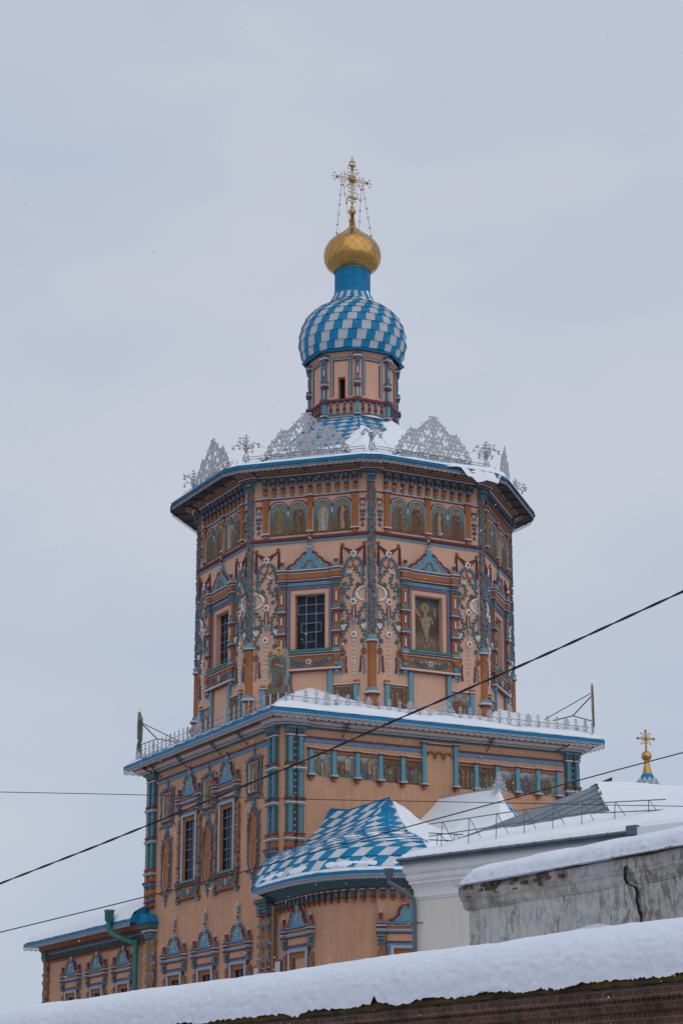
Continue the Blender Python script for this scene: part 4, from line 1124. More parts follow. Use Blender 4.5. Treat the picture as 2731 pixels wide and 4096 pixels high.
# framed icons and cartouche panels between the windows
def rect_frame(k):
    mb = MB(); h, z0, z1 = .53, 14.38, 15.78
    mb.poly([(-h, .02, z0), (h, .02, z0), (h, .02, z1), (-h, .02, z1)], 'iconold')
    saint(mb, 0 if k != 1 else .03, z0+.1, 1.15, (3, 4, 2)[k], (2, 0, 1)[k], .03)
    if k != 1: saint(mb, .22, z0+.1, .9, 1, 5, .05)
    frame(mb, h+.02, z0-.02, z1+.02, .09, 0, .10, 'maroon', True); frame(mb, h-.07, z0+.07, z1-.07, .018, 0, .10, 'white', True)
    path = smooth([(-.66, z0+.05), (-.72, 14.7), (-.66, 15.1), (-.74, 15.4), (-.66, 15.75), (-.48, 15.92), (-.2, 15.90), (0, 16.02), (.2, 15.90), (.48, 15.92), (.66, 15.75), (.74, 15.4), (.66, 15.1), (.72, 14.7), (.66, z0+.05), (.5, 14.2), (.22, 14.24), (0, 14.12), (-.22, 14.24), (-.5, 14.2), (-.66, z0+.05)], 5)
    mb.ribbon(path, .045, 'leaf', .06, 5); mb.chain(path, .15, .11, 'leaf', .09, .9, .05, .06)
    for x, z, t in ((-.72, 15.75, 2.3), (.72, 15.75, .8), (-.74, 14.25, 3.9), (.74, 14.25, -.8)): mb.leaf(x, z, t, .26, .10, 'ochre', .03, .08); mb.leaf(x*.98, z, t+.9, .16, .08, 'ochre', .03, .06)
    mb.ball(0, .06, 16.02, .10, 'bleaf', 8, 5); mb.box(-.03, .03, 0, .08, 16.08, 16.42, 'ochre'); mb.box(-.11, .11, 0, .081, 16.24, 16.30, 'ochre')
    for z in (14.75, 15.15, 15.5):
        for s_ in (-1, 1): mb.flower(s_*.70, z, .06, 'white' if z == 15.15 else 'bleaf', 5, 'ochre', .11)
    return mb
def cartouche():
    mb = MB(); pts = [(-.36, 11.45), (-.38, 13.15), (-.30, 13.35), (-.20, 13.42), (-.17, 13.62), (-.08, 13.76), (0, 13.8), (.08, 13.76), (.17, 13.62), (.20, 13.42), (.30, 13.35), (.38, 13.15), (.36, 11.45), (.28, 11.32), (.20, 11.22), (.12, 11.05), (0, 10.98), (-.12, 11.05), (-.20, 11.22), (-.28, 11.32)]
    pts = [(x*1.12, z) for x, z in pts]
    mb.prism(pts[::-1], 0, .03, 'ochre')
    cl = pts+[pts[0]]
    mb.ribbon(cl, .045, 'maroon', .05, 5); mb.ribbon([(x*.84, 12.4+(z-12.4)*.965) for x, z in cl], .018, 'white', .05, 4)
    o = smooth([(x*1.30, 12.42+(z-12.42)*1.09) for x, z in cl], 4)
    mb.ribbon(o, .02, 'leaf', .05, 5); mb.chain(o, .15, .10, 'leaf', .11, .9, .04, .07)
    mb.chain(o[3:], .11, .07, 'bleaf', .30, 1.6, .07, .06)
    for z in (11.7, 12.3, 12.9):
        for s_ in (-1, 1): mb.flower(s_*.50, z, .07, 'white' if z == 12.3 else 'leaf', 5, 'ochre', .12)
    mb.ball(0, .06, 13.98, .10, 'bleaf', 8, 5); mb.ball(0, .06, 10.78, .10, 'leaf', 8, 5); mb.leaf(0, 10.74, -pi/2, .34, .14, 'leaf', .03, .08)
    for x, z, t in ((-.5, 13.45, 2.3), (.5, 13.45, .8), (-.5, 11.2, 3.9), (.5, 11.2, -.8)): mb.leaf(x, z, t, .28, .11, 'ochre', .03, .08)
    mb.tube([(.04, 0, 12.3), (.04, .12, 12.3)], .012, 'iron', 4)
    return mb.mesh('cartouche_panel')
ME['cart'] = cartouche()
for k, x in enumerate((-4.72, 0, 4.74)):
    obj('framed_icon', rect_frame(k), ch, fl(AC[0], HS, x), rad(AC[0]))['label'] = ('worn icon in a leafy frame at the far end of the side wall', 'worn icon in a leafy frame between two tall windows', 'worn icon in a leafy frame nearest the tower corner')[k]
    obj('cartouche_panel', ME['cart'], ch, fl(AC[0], HS, x), rad(AC[0]))
# string course and corner pilasters
def pil_pair(mb, xs):
    for (xa, xb) in xs:
        c = (xa+xb)/2; w = (xb-xa)/2
        mb.box(xa, xb, 0, .15, 11.95, 16.56, 'slate'); mb.box(xa+.06, xb-.06, .15, .19, 11.95, 16.56, 'pilteal')
        mb.box(xa-.04, xb+.04, 0, .24, 16.48, 16.53, 'white'); mb.box(xa-.03, xb+.03, 0, .22, 16.53, 16.58, 'maroon')
        capital(mb, c, 16.58, 16.96, w*2+.12, .18)
        for z in (15.02, 13.55, 12.05):
            mb.box(xa-.05, xb+.05, 0, .25, z+.27, z+.33, 'maroon'); mb.box(xa-.02, xb+.02, 0, .22, z+.17, z+.27, 'ochre' if z < 13 else 'slate')
            mb.box(xa-.07, xb+.07, 0, .28, z+.12, z+.17, 'ochre'); mb.box(xa-.07, xb+.07, 0, .285, z+.07, z+.12, 'white'); mb.box(xa-.03, xb+.03, 0, .24, z, z+.07, 'teal')
        mb.box(xa-.02, xb+.02, 0, .20, 11.78, 12.0, 'ochre'); 
        mb.box(xa-.07, xb+.07, 0, .30, 11.68, 11.78, 'maroon'); mb.box(xa-.04, xb+.04, 0, .27, 11.60, 11.68, 'blue'); mb.box(xa-.02, xb+.02, 0, .22, 11.46, 11.60, 'slate')
        mb.lathe(c, .08, [(w*.7, 11.46), (w*1.15, 11.38), (w*1.25, 11.2), (w*1.05, 11.05), (w*.6, 10.98)], 'ochre', 12)
        mb.box(xa, xb, 0, .18, 10.90, 11.0, 'blue'); mb.box(xa-.04, xb+.04, 0, .22, 10.80, 10.90, 'maroon'); mb.box(xa, xb, 0, .16, 10.66, 10.80, 'ochre'); mb.box(xa-.04, xb+.04, 0, .21, 10.58, 10.66, 'maroon')
    (a0, b0), (a1, b1) = xs
    g = (b0+a1)/2
    mb.box(b0, a1, 0, .05, 11.9, 16.5, 'ochre')
    z = 12.42; k = 0
    while z < 16.45:
        if not (12.95+.5 < z < 13.95 or 15.0 < z < 15.4): mb.ball(g, .10, z, .055 if k % 2 else .07, 'maroon' if k % 2 else 'bleaf', 6, 4)
        z += .135; k += 1
for i, (pairs, bx, bands) in enumerate(((((-6.9, -6.57), (-6.40, -6.05)), (6.29, 6.62), 0), (None, None, 1))):
    if i == 0:
        sets = [[(-6.9, -6.57), (-6.40, -6.05)], [(6.27, 6.60), (6.74, 7.06)]]; band = [(-6.0, 6.2)]
    else:
        sets = [[(-7.28, -6.97), (-6.79, -6.49)], [(6.66, 6.95), (7.12, 7.38)]]; band = [(-6.42, -.72), (1.05, 6.62)]
    for s_ in sets:
        mb = MB(); pil_pair(mb, s_); obj('corner_pilasters', mb, ch, fl(AC[i], HS), rad(AC[i]))
    mb = MB()
    for xa, xb in band:
        mb.box(xa, xb, 0, .07, 16.44, 16.53, 'maroon'); mb.box(xa, xb, 0, .045, 16.29, 16.44, 'blue')
    obj('string_course', mb, ch, fl(AC[i], HS), rad(AC[i]))
# frieze of scenes on the right wall
posts = [(-6.13, 0), (-5.04, 0), (-3.92, 0), (-2.80, 0), (-1.70, 0), (-.64, 1), (.95, 1), (1.98, 0), (3.06, 0), (4.11, 0), (5.19, 0), (6.27, 0)]
post = {}
for tall in (0, 1):
    m_ = MB(); zt = 16.68 if tall else 15.98
    m_.box(-.095, .095, 0, .14, 14.98, zt, 'teal'); m_.box(-.13, .13, 0, .20, 14.93, 14.99, 'teal'); m_.box(-.11, .11, 0, .17, 14.99, 15.06, 'teal')
    m_.box(-.17, .17, 0, .24, 14.87, 14.92, 'white'); m_.box(-.15, .15, 0, .21, 14.81, 14.87, 'maroon'); m_.box(-.07, .07, 0, .15, 14.68, 14.81, 'ochre')
    m_.box(-.15, .15, 0, .21, zt, zt+.05, 'maroon'); m_.box(-.17, .17, 0, .23, zt+.05, zt+.08, 'white')
    post[tall] = m_.mesh('panel_post')
for x, t in posts: obj('panel_post', post[t], ch, fl(AC[1], HS, x), rad(AC[1]))
k = 0
LB = ['risen figure before a pale sky, seated figures below', 'white figure rising over clouds', 'lone robed figure on rocks under a pale sky', 'crowd of standing figures in brown robes', 'crowd round a doorway', 'haloed figures beside an altar', 'dark interior with figures', 'three figures under a white bird', 'blue robed figure with children', 'haloed figures on the shore']
for (xa, t0), (xb, t1) in zip(posts, posts[1:]):
    if xa == -.64: continue
    p = scene_panel(40+k, xb-xa-.19, 14.86, 15.86, 'scene2' if k in (0, 1, 2, 7, 8, 9) else 'scene1'); w = (xb-xa-.19)/2
    if k == 1: saint(p, .1, 15.2, .62, 6, 2, .06)
    if k == 2: saint(p, .05, 15.12, .70, 4, 2, .06)
    p.box(-w, w, 0, .08, 15.86, 15.97, 'ochre'); p.box(-w, w, 0, .12, 15.97, 16.02, 'maroon'); p.box(-w, w, 0, .15, 16.02, 16.05, 'white')
    obj('scene_panel', p, ch, fl(AC[1], HS, (xa+xb)/2), rad(AC[1]))['label'] = 'painted panel: '+LB[k]; k += 1
mb = MB()
for j in range(3):
    c = -.30+.44*j+.02
    mb.tube([(c+.19*cos(t*pi/8), .07, 16.18+.17*sin(t*pi/8)) for t in range(9)], .05, 'ochre', 6)
    if j < 2: mb.lathe(c+.22, .07, [(.02, 16.0, 'white'), (.06, 16.05, 'maroon'), (.05, 16.1, 'ochre'), (.07, 16.18)], 'ochre', 8)
mb.box(-.5, .83, 0, .10, 16.66, 16.71, 'maroon'); mb.box(-.5, .83, 0, .13, 16.71, 16.74, 'white')
obj('arcade_trim', mb, ch, fl(AC[1], HS), rad(AC[1]))

# cube cornice, eave, lace, roof
def cring(ap, w=0., bump=0., c=0.): return ring(4, AC[0], ap, w, bump, c)
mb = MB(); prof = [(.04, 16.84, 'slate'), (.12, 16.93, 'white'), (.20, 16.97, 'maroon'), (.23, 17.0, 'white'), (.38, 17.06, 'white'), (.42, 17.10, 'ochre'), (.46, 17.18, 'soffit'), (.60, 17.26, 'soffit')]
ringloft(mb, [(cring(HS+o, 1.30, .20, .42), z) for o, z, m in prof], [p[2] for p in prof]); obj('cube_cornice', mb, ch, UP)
CE = 17.36
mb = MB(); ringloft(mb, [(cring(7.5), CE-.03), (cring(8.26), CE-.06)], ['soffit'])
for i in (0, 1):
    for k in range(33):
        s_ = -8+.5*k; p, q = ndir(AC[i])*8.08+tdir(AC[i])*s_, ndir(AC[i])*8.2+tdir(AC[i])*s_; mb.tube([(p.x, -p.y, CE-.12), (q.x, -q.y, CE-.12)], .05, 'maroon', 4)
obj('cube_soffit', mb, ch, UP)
mb = MB(); ringloft(mb, [(cring(8.28), CE-.05), (cring(8.31), CE-.05), (cring(8.31), CE+.09), (cring(8.2), CE+.13)], ['roofblue']*3)
lace(mb, cring(8.305), CE-.045, .26); obj('cube_eave', mb, ch, UP)['label'] = 'blue eave board with pierced zinc lace round the cube roof'
for i, xs in ((0, (-5.6, -2.6, 1.2, 4.0)), (1, (-4.6, 2.6))):      # scrolled iron struts below the eave
    for x in xs:
        m_ = MB(); m_.tube([(0, 0, 16.60), (0, .72, 17.25)], .022, 'iron', 5)
        for s_ in (-1, 1):
            for t in (0, 1): m_.tube([(s_*(.10-.075*cos(k*.9)), .36+.10*t, 16.93+.1*t+.07*sin(k*.9)) for k in range(8)], .012, 'iron', 4)
        obj('scrolled_strut', m_, ch, fl(AC[i], HS, x), rad(AC[i]))
mb = MB(); CS = .46
def croofz(ap): return CE+.12+(8.3-ap)*CS
for i in range(4):
    N_, T_ = ndir(AC[i]), tdir(AC[i])
    def P(u, v, N_=N_, T_=T_):
        ap = 4.6+(8.28-4.6)*v; p = N_*ap+T_*((u*2-1)*ap); return (p.x, -p.y, croofz(ap))
    mb.grid(P, 2, 2, 'tileblue', False)
    if i < 2: shingles(mb, P, 26, 9, .5, .5, 'tileblue', 'tilegrey', .03, True, False)
r2 = obj('cube_roof', mb, ch, UP)
mb = MB()
def cs(u, v):
    f = u*4; i = int(f) % 4; t = (f-int(f))*2-1; ap = 4.6+(8.30-4.6)*v
    p = ndir(AC[i])*ap+tdir(AC[i])*(t*ap); n1, n2, n3 = nz(p.x, p.y, 2, .5), nz(p.x, p.y, 7, 1.7), nz(p.x, p.y, 4, 6)
    th = .20+.13*n1+.05*n2+.015*n3
    if f < 1:                                                    # left side has shed most of its snow near the edge
        th = .10+.06*n1+.07*n2+.02*n3-.16*max(0, v-.45)-(.30*max(0, v-.35)*max(0, t-.2))
    elif f < 2: th -= .5*max(0, -.93-t+.05*n2+.03*(v-.8)*10)
    dz = 0
    if v > .985: th *= .15; dz = -.02
    return (p.x, -p.y, croofz(ap)+th+dz)
mb.grid(cs, 4*60, 30, 'snowroof', True, True); obj('snow_cover', mb, r2)

# zinc finial fence round the cube roof
PK = [["....#....", "...###...", "..#.#.#..", "...###...", "....#....", "..#####..", "...#.#...", "....#....", "..##.##..", ".##...##.", "..##.##..", "...###...", "..#.#.#..", "...###...", ".#######."],
      ["....#....", "...###...", "....#....", "..#.#.#..", "...###...", "....#....", "...#.#...", "...#.#...", "....#....", ".##.#.##.", "#..###..#", "...#.#...", "....#....", "..##.##..", ".##...##."],
      ["....#....", "...###...", ".#.###.#.", "..#####..", ".#.#.#.#.", "#########", "..##.##..", ".#.###.#.", "##.#.#.##", ".#.#.#.#.", "..##.##..", "#..###..#", "##.#.#.##", ".#######.", "##.....##"]]
BIG = [".......#.......", "......###......", ".....##.##.....", "....##.#.##....", "....#.###.#....", ".....#####.....", "..#...###...#..", ".###.#####.###.", "##.###.#.###.##", "#.##..###..##.#", "..###.#.#.###..", "#.#.###.###.#.#", "###..#...#..###", "##.#.##.##.#.##", "#.#####.#####.#", "##..##...##..##", "###############"]
ME['pk'] = []
for r in PK:
    m_ = MB(); c = .042; m_.bitmap(r, -4.5*c, .66, c, 0, 'zinc'); m_.tube([(0, -.02, -.1), (0, -.02, .2)], .012, 'iron', 4); ME['pk'].append(m_.mesh('fence_finial'))
m_ = MB(); m_.bitmap(BIG, -7.5*.062, 1.02, .062, 0, 'zinc'); ME['pkb'] = m_.mesh('fence_finial')
for i, (big, sx) in enumerate(((-.4, 0), (.25, 0))):
    m_ = MB(); zb = croofz(7.9)
    for z in (zb+.12, zb+.42): m_.tube([(-7.75, -.015, z), (7.8, -.015, z)], .012, 'iron', 4)
    for k in range(8): m_.tube([(-7.2+2.05*k, -.02, zb), (-7.2+2.05*k, -.02, zb+.44)], .02, 'iron', 4); m_.tube([(-7.2+2.05*k, -.02, zb+.3), (-7.2+2.05*k+.05, -.4, zb+.2)], .014, 'iron', 4)
    fo = obj('roof_fence', m_, ch, fl(AC[i], 7.9), rad(AC[i])); fo['label'] = 'low zinc fence of pierced finials along the cube eave'
    for k in range(31):
        x = -7.6+.505*k
        if abs(x-big) < .55 or (i == 1 and x < -6.9) or (i == 0 and x > 7.0): continue
        obj('fence_finial', ME['pk'][(2 if k % 4 == 0 else k % 2)], fo, (x, 0, zb+.03+.06*(i == 1)), 0, .012)
    obj('fence_finial', ME['pkb'], fo, (big, 0, zb+.0), 0, .012)

# ================================================================== apse annexes before the right wall
EA = [(8.45, 6.75), (8.78, 8.5), (8.87, 10.2), (8.87, 11.7), (8.65, 13.0), (8.15, 14.15), (7.35, 15.05), (6.35, 15.66), (5.2, 16.1), (3.0, 16.4), (.6, 16.5)]
TA = [(5.1, 7.44, 13.45), (4.95, 8.6, 13.25), (4.8, 10.0, 13.3), (4.62, 11.45, 13.38)]+[(4.6, 11.5, 13.38)]*3+[(4.6, 11.5, 13.38), (4.4, 11.45, 13.25), (2.6, 10.6, 12.6), (.5, 9.6, 12.3)]
EAs = smooth([(float(i), *p) for i, p in enumerate(EA)], 8); TAs = [(float(i), *p) for i, p in enumerate(TA)]
def interp(T, x):
    for p, q in zip(T, T[1:]):
        if x <= q[0]+1e-9: t = (x-p[0])/(q[0]-p[0]+1e-12); return [a_+(b_-a_)*t for a_, b_ in zip(p[1:], q[1:])]
    return list(T[-1][1:])
OG = [(0., 0.), (.05, .14), (.12, .28), (.20, .37), (.30, .43), (.62, .57), (.82, .76), (1., 1.)]
def ogee(h):
    for p, q in zip(OG, OG[1:]):
        if h <= q[0]+1e-9: return p[1]+(q[1]-p[1])*(h-p[0])/(q[0]-p[0])
    return 1.
AZ = 9.93
def PA(u, v):
    f = u*10; e = interp(EAs, f); t = interp(TAs, f); h = 1-v
    nl, nr = e[0]+(t[0]-e[0])*h, e[1]+(t[1]-e[1])*h
    return LW(nl, nr, AZ+.06+(t[2]-AZ)*ogee(h))
mb = MB(); mb.grid(PA, 60, 16, 'tileblue', False)
def PA2(c, v):
    u = c if c <= .35 else .35+(c-.35)/max(v, .02)
    return PA(min(u, .80), v)
shingles(mb, PA2, 23, 14, -.4, -.4, 'tilesnow', 'tileblue', .035, True, False, [0, .085, .17, .255, .335, .41, .485, .56, .63, .70, .76, .82, .88, .935, .985], cen=(*LW(4, 10)[:2], 0))
mb.tube([PA(x/60, .0) for x in range(0, 36)], .05, 'roofblue', 5)
mb.tube([PA(0, v/16) for v in range(17)], .07, 'roofblue', 5)
mb.tube([PA(.80, v/16) for v in range(17)], .035, 'tilegrey', 4)
ar = obj('apse_roof', mb, ch, UP); ar['label'] = 'flared apse roof of blue and grey chequered sheet tiles'
mb = MB()
def sA(u, v):
    x, o, z = PA(u, v); n1, n2, n3 = nz(x, o, 1, .7), nz(x, o, 5, 2.2), nz(x, o, 2, 7)
    th = .13+.07*n1+.05*n2+.02*n3
    th -= .42*max(0, .81-u+.02*n2)/.05 if u < .83 else 0
    if u < .81: th = max(th, -.12)
    if v > .95: th = max(th, (.09+.07*n1+.05*n2)*min(1, (v-.95)/.02)*(1 if u > .06 else .4)-.03)
    if u < .8 and .4 < v < .93: th = max(th, .035*(n2+.6*n3)+.02*sin(u*44+v*60)-.012*abs(v-.62)*10)
    if u > .8 and v > .5: th -= .22*max(0, n2+.2)*max(0, 1-(u-.8)/.12)
    if v > .99: th *= .3; z -= .03
    return (x, o, z+th)
mb.grid(sA, 150, 90, 'snowroof'); obj('snow_cover', mb, ar)
# eave, lace, cornice and wall of the apse
def off(path, d):
    out = []
    for i, p in enumerate(path):
        a_ = path[max(i-1, 0)]; b_ = path[min(i+1, len(path)-1)]; t = Vector((b_[0]-a_[0], b_[1]-a_[1])).normalized()
        out.append((p[0]-t.y*d*-1*-1, p[1]+t.x*d)) if False else out.append((p[0]-t.y*d, p[1]+t.x*d))
    return out
ep = [tuple(p[1:]) for p in EAs]
def XY(path): r = [LW(a_, b_) for a_, b_ in path]; return [(x, -o) for x, o, z in r]
def loft_open(mb, rows, mats):
    ids = [[mb.add(x, -y, z) for x, y in pts] for pts, z in rows]
    for k in range(len(ids)-1):
        for i in range(len(ids[0])-1): mb.face((ids[k][i], ids[k][i+1], ids[k+1][i+1], ids[k+1][i]), mats[k])
sgn = 1 if off([(8, 8), (8, 10)], 1)[0][0] < 8 else -1           # inwards is towards smaller nL
inn = lambda d: XY(off(ep, sgn*d))
mb = MB(); loft_open(mb, [(inn(.12), AZ-.05), (inn(0), AZ-.05), (inn(0), AZ+.08), (inn(.1), AZ+.11)], ['roofblue']*3)
lace(mb, inn(.01), AZ-.04, .22, closed=False); obj('apse_eave', mb, ch, UP)
mb = MB(); prof = [(.86, 9.40, 'slate'), (.80, 9.46, 'maroon'), (.76, 9.49, 'slate'), (.74, 9.53, 'slate'), (.62, 9.62, 'slate'), (.50, 9.68, 'slate'), (.46, 9.76, 'soffit'), (.1, 9.86, 'soffit')]
loft_open(mb, [(inn(d), z) for d, z, m in prof], [p[2] for p in prof[:-1]]); obj('apse_cornice', mb, ch, UP)
mb = MB(); loft_open(mb, [(inn(.92), GZ), (inn(.92), 9.9)], ['wall2'])
obj('apse_wall', mb, ch, UP)
d = MB(); d.box(-.10, .10, 0, .18, 9.36, 9.40, 'white'); d.box(-.11, .11, 0, .20, 9.31, 9.36, 'maroon'); d.box(-.085, .085, 0, .15, 9.13, 9.31, 'slate'); d.box(-.10, .10, 0, .18, 9.05, 9.13, 'maroon'); d.box(-.06, .06, 0, .12, 8.93, 9.05, 'ochre')
ME['abr'] = d.mesh('bracket')
ps = resample(off(ep, sgn*.90), .385)
for j in range(3, len(ps)-1):
    if j > 34: break
    a_ = ps[j-1]; b_ = ps[j+1]; t = nLv*(b_[0]-a_[0])+nRv*(b_[1]-a_[1]); rz = math.atan2(t.y, t.x)
    p = nLv*ps[j][0]+nRv*ps[j][1]; obj('bracket', ME['abr'], ch, (p.x, p.y, -GZ), rz)
# vine pilasters at the apse corner
m_ = MB()
for x in (-.28, .22):
    vine_strip(m_, x, 3, 9.0, .20, 8, dens=2.0); capital(m_, x, 9.0, 9.40, .42, .22)
    m_.box(x-.24, x+.24, 0, .27, 8.94, 9.0, 'maroon')
m_.box(-.56, .50, -.2, .30, 9.40, 9.46, 'maroon'); m_.box(-.60, .54, -.2, .36, 9.46, 9.62, 'slate')
obj('vine_pilasters', m_, ch, fl(AC[0], 7.93, 7.18), rad(AC[0]))
fac_window('window', 8.25, 4.8, .57, 7.15, ch, fl(AC[0], 7.98, 10.25), rad(AC[0]+1), .78, False, False, 4, 2)
wq = off(ep, sgn*.90); jb = min(range(1, len(wq)-1), key=lambda j: abs(wq[j][0]-5.55)); tt = nLv*(wq[jb+1][0]-wq[jb-1][0])+nRv*(wq[jb+1][1]-wq[jb-1][1]); rzw = math.atan2(tt.y, tt.x)
p = nLv*wq[jb][0]+nRv*wq[jb][1]
m_ = MB(); m_.box(-1.42, 1.42, -.6, .0, GZ, 9.0, 'wall2'); obj('apse_bay', m_, ch, (p.x, p.y, -GZ), rzw)
fac_window('window', 8.10, 4.8, .57, 7.0, ch, (p.x, p.y, -GZ), rzw, .80, False, False, 4, 2, 1.0)
# the farther porch roof: hipped, deep in snow, ridge cresting and finial
def PB(u, v):
    # u: 0 left valley .. 1 right eave ; around the peak
    R0 = [(.0, (3.6, 7.44, 11.6), (-.1, 7.44, 14.05)), (.28, (3.2, 12.0, 10.9), (-.5, 9.5, 14.05)), (.5, (2.0, 16.3, 10.0), (-.9, 11.1, 14.02)), (.75, (-6.2, 16.3, 10.0), (-.9, 11.1, 14.02)), (.8, (-6.6, 15.5, 10.0), (-.9, 11.1, 14.02)), (1., (-6.6, 7.44, 10.0), (-.9, 7.44, 14.05))]
    for (ua, ea, ta), (ub, eb, tb) in zip(R0, R0[1:]):
        if u <= ub+1e-9:
            k = (u-ua)/(ub-ua); e = [a_+(b_-a_)*k for a_, b_ in zip(ea, eb)]; t = [a_+(b_-a_)*k for a_, b_ in zip(ta, tb)]; break
    h = 1-v; hh = h**1.0
    return LW(e[0]+(t[0]-e[0])*h, e[1]+(t[1]-e[1])*h, e[2]+(t[2]-e[2])*(.50*h+.50*h*h*h))
mb = MB(); mb.grid(PB, 40, 14, 'tileblue', False); shingles(mb, PB, 30, 12, 0, -.5, 'tileblue', 'tilegrey', .05, True, False, cen=(*LW(-1, 10)[:2], 0))
pr = obj('porch_roof', mb, ch, UP)
mb = MB()
def sB(u, v):
    x, o, z = PB(u, v); n1, n2 = nz(x, o, 6, .8), nz(x, o, 5, 2.6)
    th = .27+(.09*n1+.06*n2)*min(1, v*2.2)
    d_ = abs(u-.735); th -= .85*max(0, .13-d_+.06*n2)/.13*(1-.2*v); th += .04*nz(x, o, 2, 4)*min(1, v*2)
    th += .10*nz(x, o, 11, .9)*min(1, v*2)
    if u > .45: th -= .30*max(0, n2-.02)*min(1, v*1.6)
    return (x, o, z+th)
mb.grid(sB, 110, 44, 'snowroof'); obj('snow_cover', mb, pr)
m_ = MB(); rows = ["..#....#....#...", ".###..###..###..", "#.#.##.#.##.#.##", ".###.###.###.###", "##.###.###.###.#", "#.#.#.#.#.#.#.#.", "################"]
for k in range(5):
    for r, row in enumerate(rows):
        for q, c_ in enumerate(row):
            if c_ == '#':
                na = 7.6+(k*16+q)*.043; z1 = 14.48-r*.05; A_ = LW(-.1-.8*(na-7.5)/3.6, na); B_ = LW(-.1-.8*(na-7.46)/3.6, na+.043)
                m_.poly([(A_[0], A_[1], z1-.05), (B_[0], B_[1], z1-.05), (B_[0], B_[1], z1), (A_[0], A_[1], z1)], 'zinc')
obj('ridge_cresting', m_, pr, solid=.012)
FN = ["......#......", ".....###.....", "....#.#.#....", ".....###.....", "....#####....", "...#.###.#...", "....#.#.#....", "..#.#####.#..", "...###.###...", "..#.#####.#..", ".###.#.#.###.", "..###.#.###..", ".#.#.###.#.#.", "###.##.##.###", ".#.###.###.#.", "#.#.#####.#.#", "###.#.#.#.###"]
m_ = MB(); m_.bitmap(FN, -.34, .95, .052, 0, 'zinc', .056); q = LW(-.9, 11.15)
fn = obj('ridge_finial', m_, pr, (q[0], -q[1], 14.08), rad(10), .012)
mb = MB(); loft_open(mb, [(XY([(2.0, 15.4), (-5.8, 15.4), (-5.8, 7.4)]), GZ), (XY([(2.0, 15.4), (-5.8, 15.4), (-5.8, 7.4)]), 10.0)], ['wall2']); obj('porch_wall', mb, ch, UP)

# ================================================================== west wing (left)
mb = MB(); WO = HS+.02
wl, wr_ = -20.55, -7.40
op = [(x-.51, x+.51, 4.8, 7.16, .10) for x in (-16.6, -13.05, -9.55)]
wall_panel(mb, wl, wr_, GZ, 9.95, op, 'wall2')
obj('wing_wall', mb, ch, fl(AC[0], HS), rad(AC[0]))
mb = MB()
wall_panel(mb, -7, 0, GZ, 9.95, [], 'wall2'); q_ = nLv*HS+tdir(AC[0])*wl
obj('wing_wall', mb, ch, (q_.x, q_.y, -GZ), rad(AC[0]-90))
for x in (-16.6, -13.05, -9.55): fac_window('window', 8.27, 4.8, .57, 7.16, ch, fl(AC[0], HS, x), rad(AC[0]), .72, False, False, 4, 2)
for x, s_ in ((-6.15, 1), (-20.3, 0)):
    m_ = MB()
    if s_: 
        for xx in (-.2, .22): vine_strip(m_, xx, 3, 9.1, .20, 4, dens=2.0)
        for xx in (-.2, .22): capital(m_, xx, 9.1, 9.45, .44, .22)
        m_.box(-.5, .5, 0, .4, 9.45, 9.52, 'white'); m_.box(-.52, .52, 0, .42, 9.52, 9.60, 'maroon'); m_.box(-.56, .56, 0, .5, 9.60, 9.82, 'slate'); m_.box(-.62, .62, 0, .6, 9.82, 9.9, 'roofblue')
        m_.prism([(-.62, 9.9), (.62, 9.9), (.3, 10.25), (-.3, 10.25)], 0, .58, 'roofblue')
    else: vine_strip(m_, 0, 3, 9.1, .22, 14, dens=1.1); capital(m_, 0, 9.1, 9.45, .5, .22); m_.box(-.3, .3, 0, .3, 9.45, 9.6, 'slate')
    obj('vine_pilasters', m_, ch, fl(AC[0], HS, x), rad(AC[0]))
mb = MB()
for za, zb, o, m in ((9.38, 9.44, .10, 'maroon'), (9.44, 9.47, .12, 'white'), (9.47, 9.58, .20, 'slate'), (9.58, 9.66, .34, 'maroon'), (9.66, 9.86, .42, 'ochre'), (9.86, 9.93, .55, 'slate')): mb.box(wl-.1, -6.75, 0, o, za, zb, m)
obj('wing_cornice', mb, ch, fl(AC[0], HS), rad(AC[0]))
d = MB(); d.box(-.07, .07, 0, .16, 9.18, 9.38, 'slate'); d.box(-.08, .08, 0, .18, 9.12, 9.18, 'maroon'); d.box(-.05, .05, 0, .12, 9.0, 9.12, 'ochre'); ME['wbr'] = d.mesh('bracket')
for k in range(42):
    x = -20.0+.32*k
    obj('bracket', ME['wbr'], ch, fl(AC[0], HS, x), rad(AC[0]))
mb = MB(); WE = 9.98
wp = [(nLv*(HS+.95)+tdir(AC[0])*x) for x in (-6.75, -21.6)]+[(nLv*(HS-6)+tdir(AC[0])*(-21.6))]
pts = [(p.x, p.y) for p in wp]
lace(mb, pts, WE-.04, .22, closed=False)
ip = [(nLv*(HS+.0)+tdir(AC[0])*x) for x in (-6.75, -20.6)]+[(nLv*(HS-6)+tdir(AC[0])*(-20.6))]
loft_open(mb, [([(p.x, p.y) for p in ip], 9.93), (pts, WE-.06), (pts, WE+.08)], ['soffit', 'roofblue'])
q0 = [(HS-.05, WE-.1), (HS+.95, WE-.06), (HS+.95, WE+.12), (HS+.6, WE+.46), (HS+.3, WE+.68), (HS-.05, WE+.90)]
mb.poly([(lambda p: (p.x, -p.y, z))(nLv*o+tdir(AC[0])*-6.74) for o, z in q0], 'roofblue')
obj('wing_eave', mb, ch, UP)
def PW(u, v):
    x = -21.55+14.80*u; e = HS+.93; o = e-(e-3.2)*(1-v)
    hip = min(1, max(0, (x+21.55)/4.2)); z = WE+.08+2.15*min(1-v, hip)**.8
    if u < .001: z = WE+.08
    p = nLv*o+tdir(AC[0])*x; return (p.x, -p.y, z)
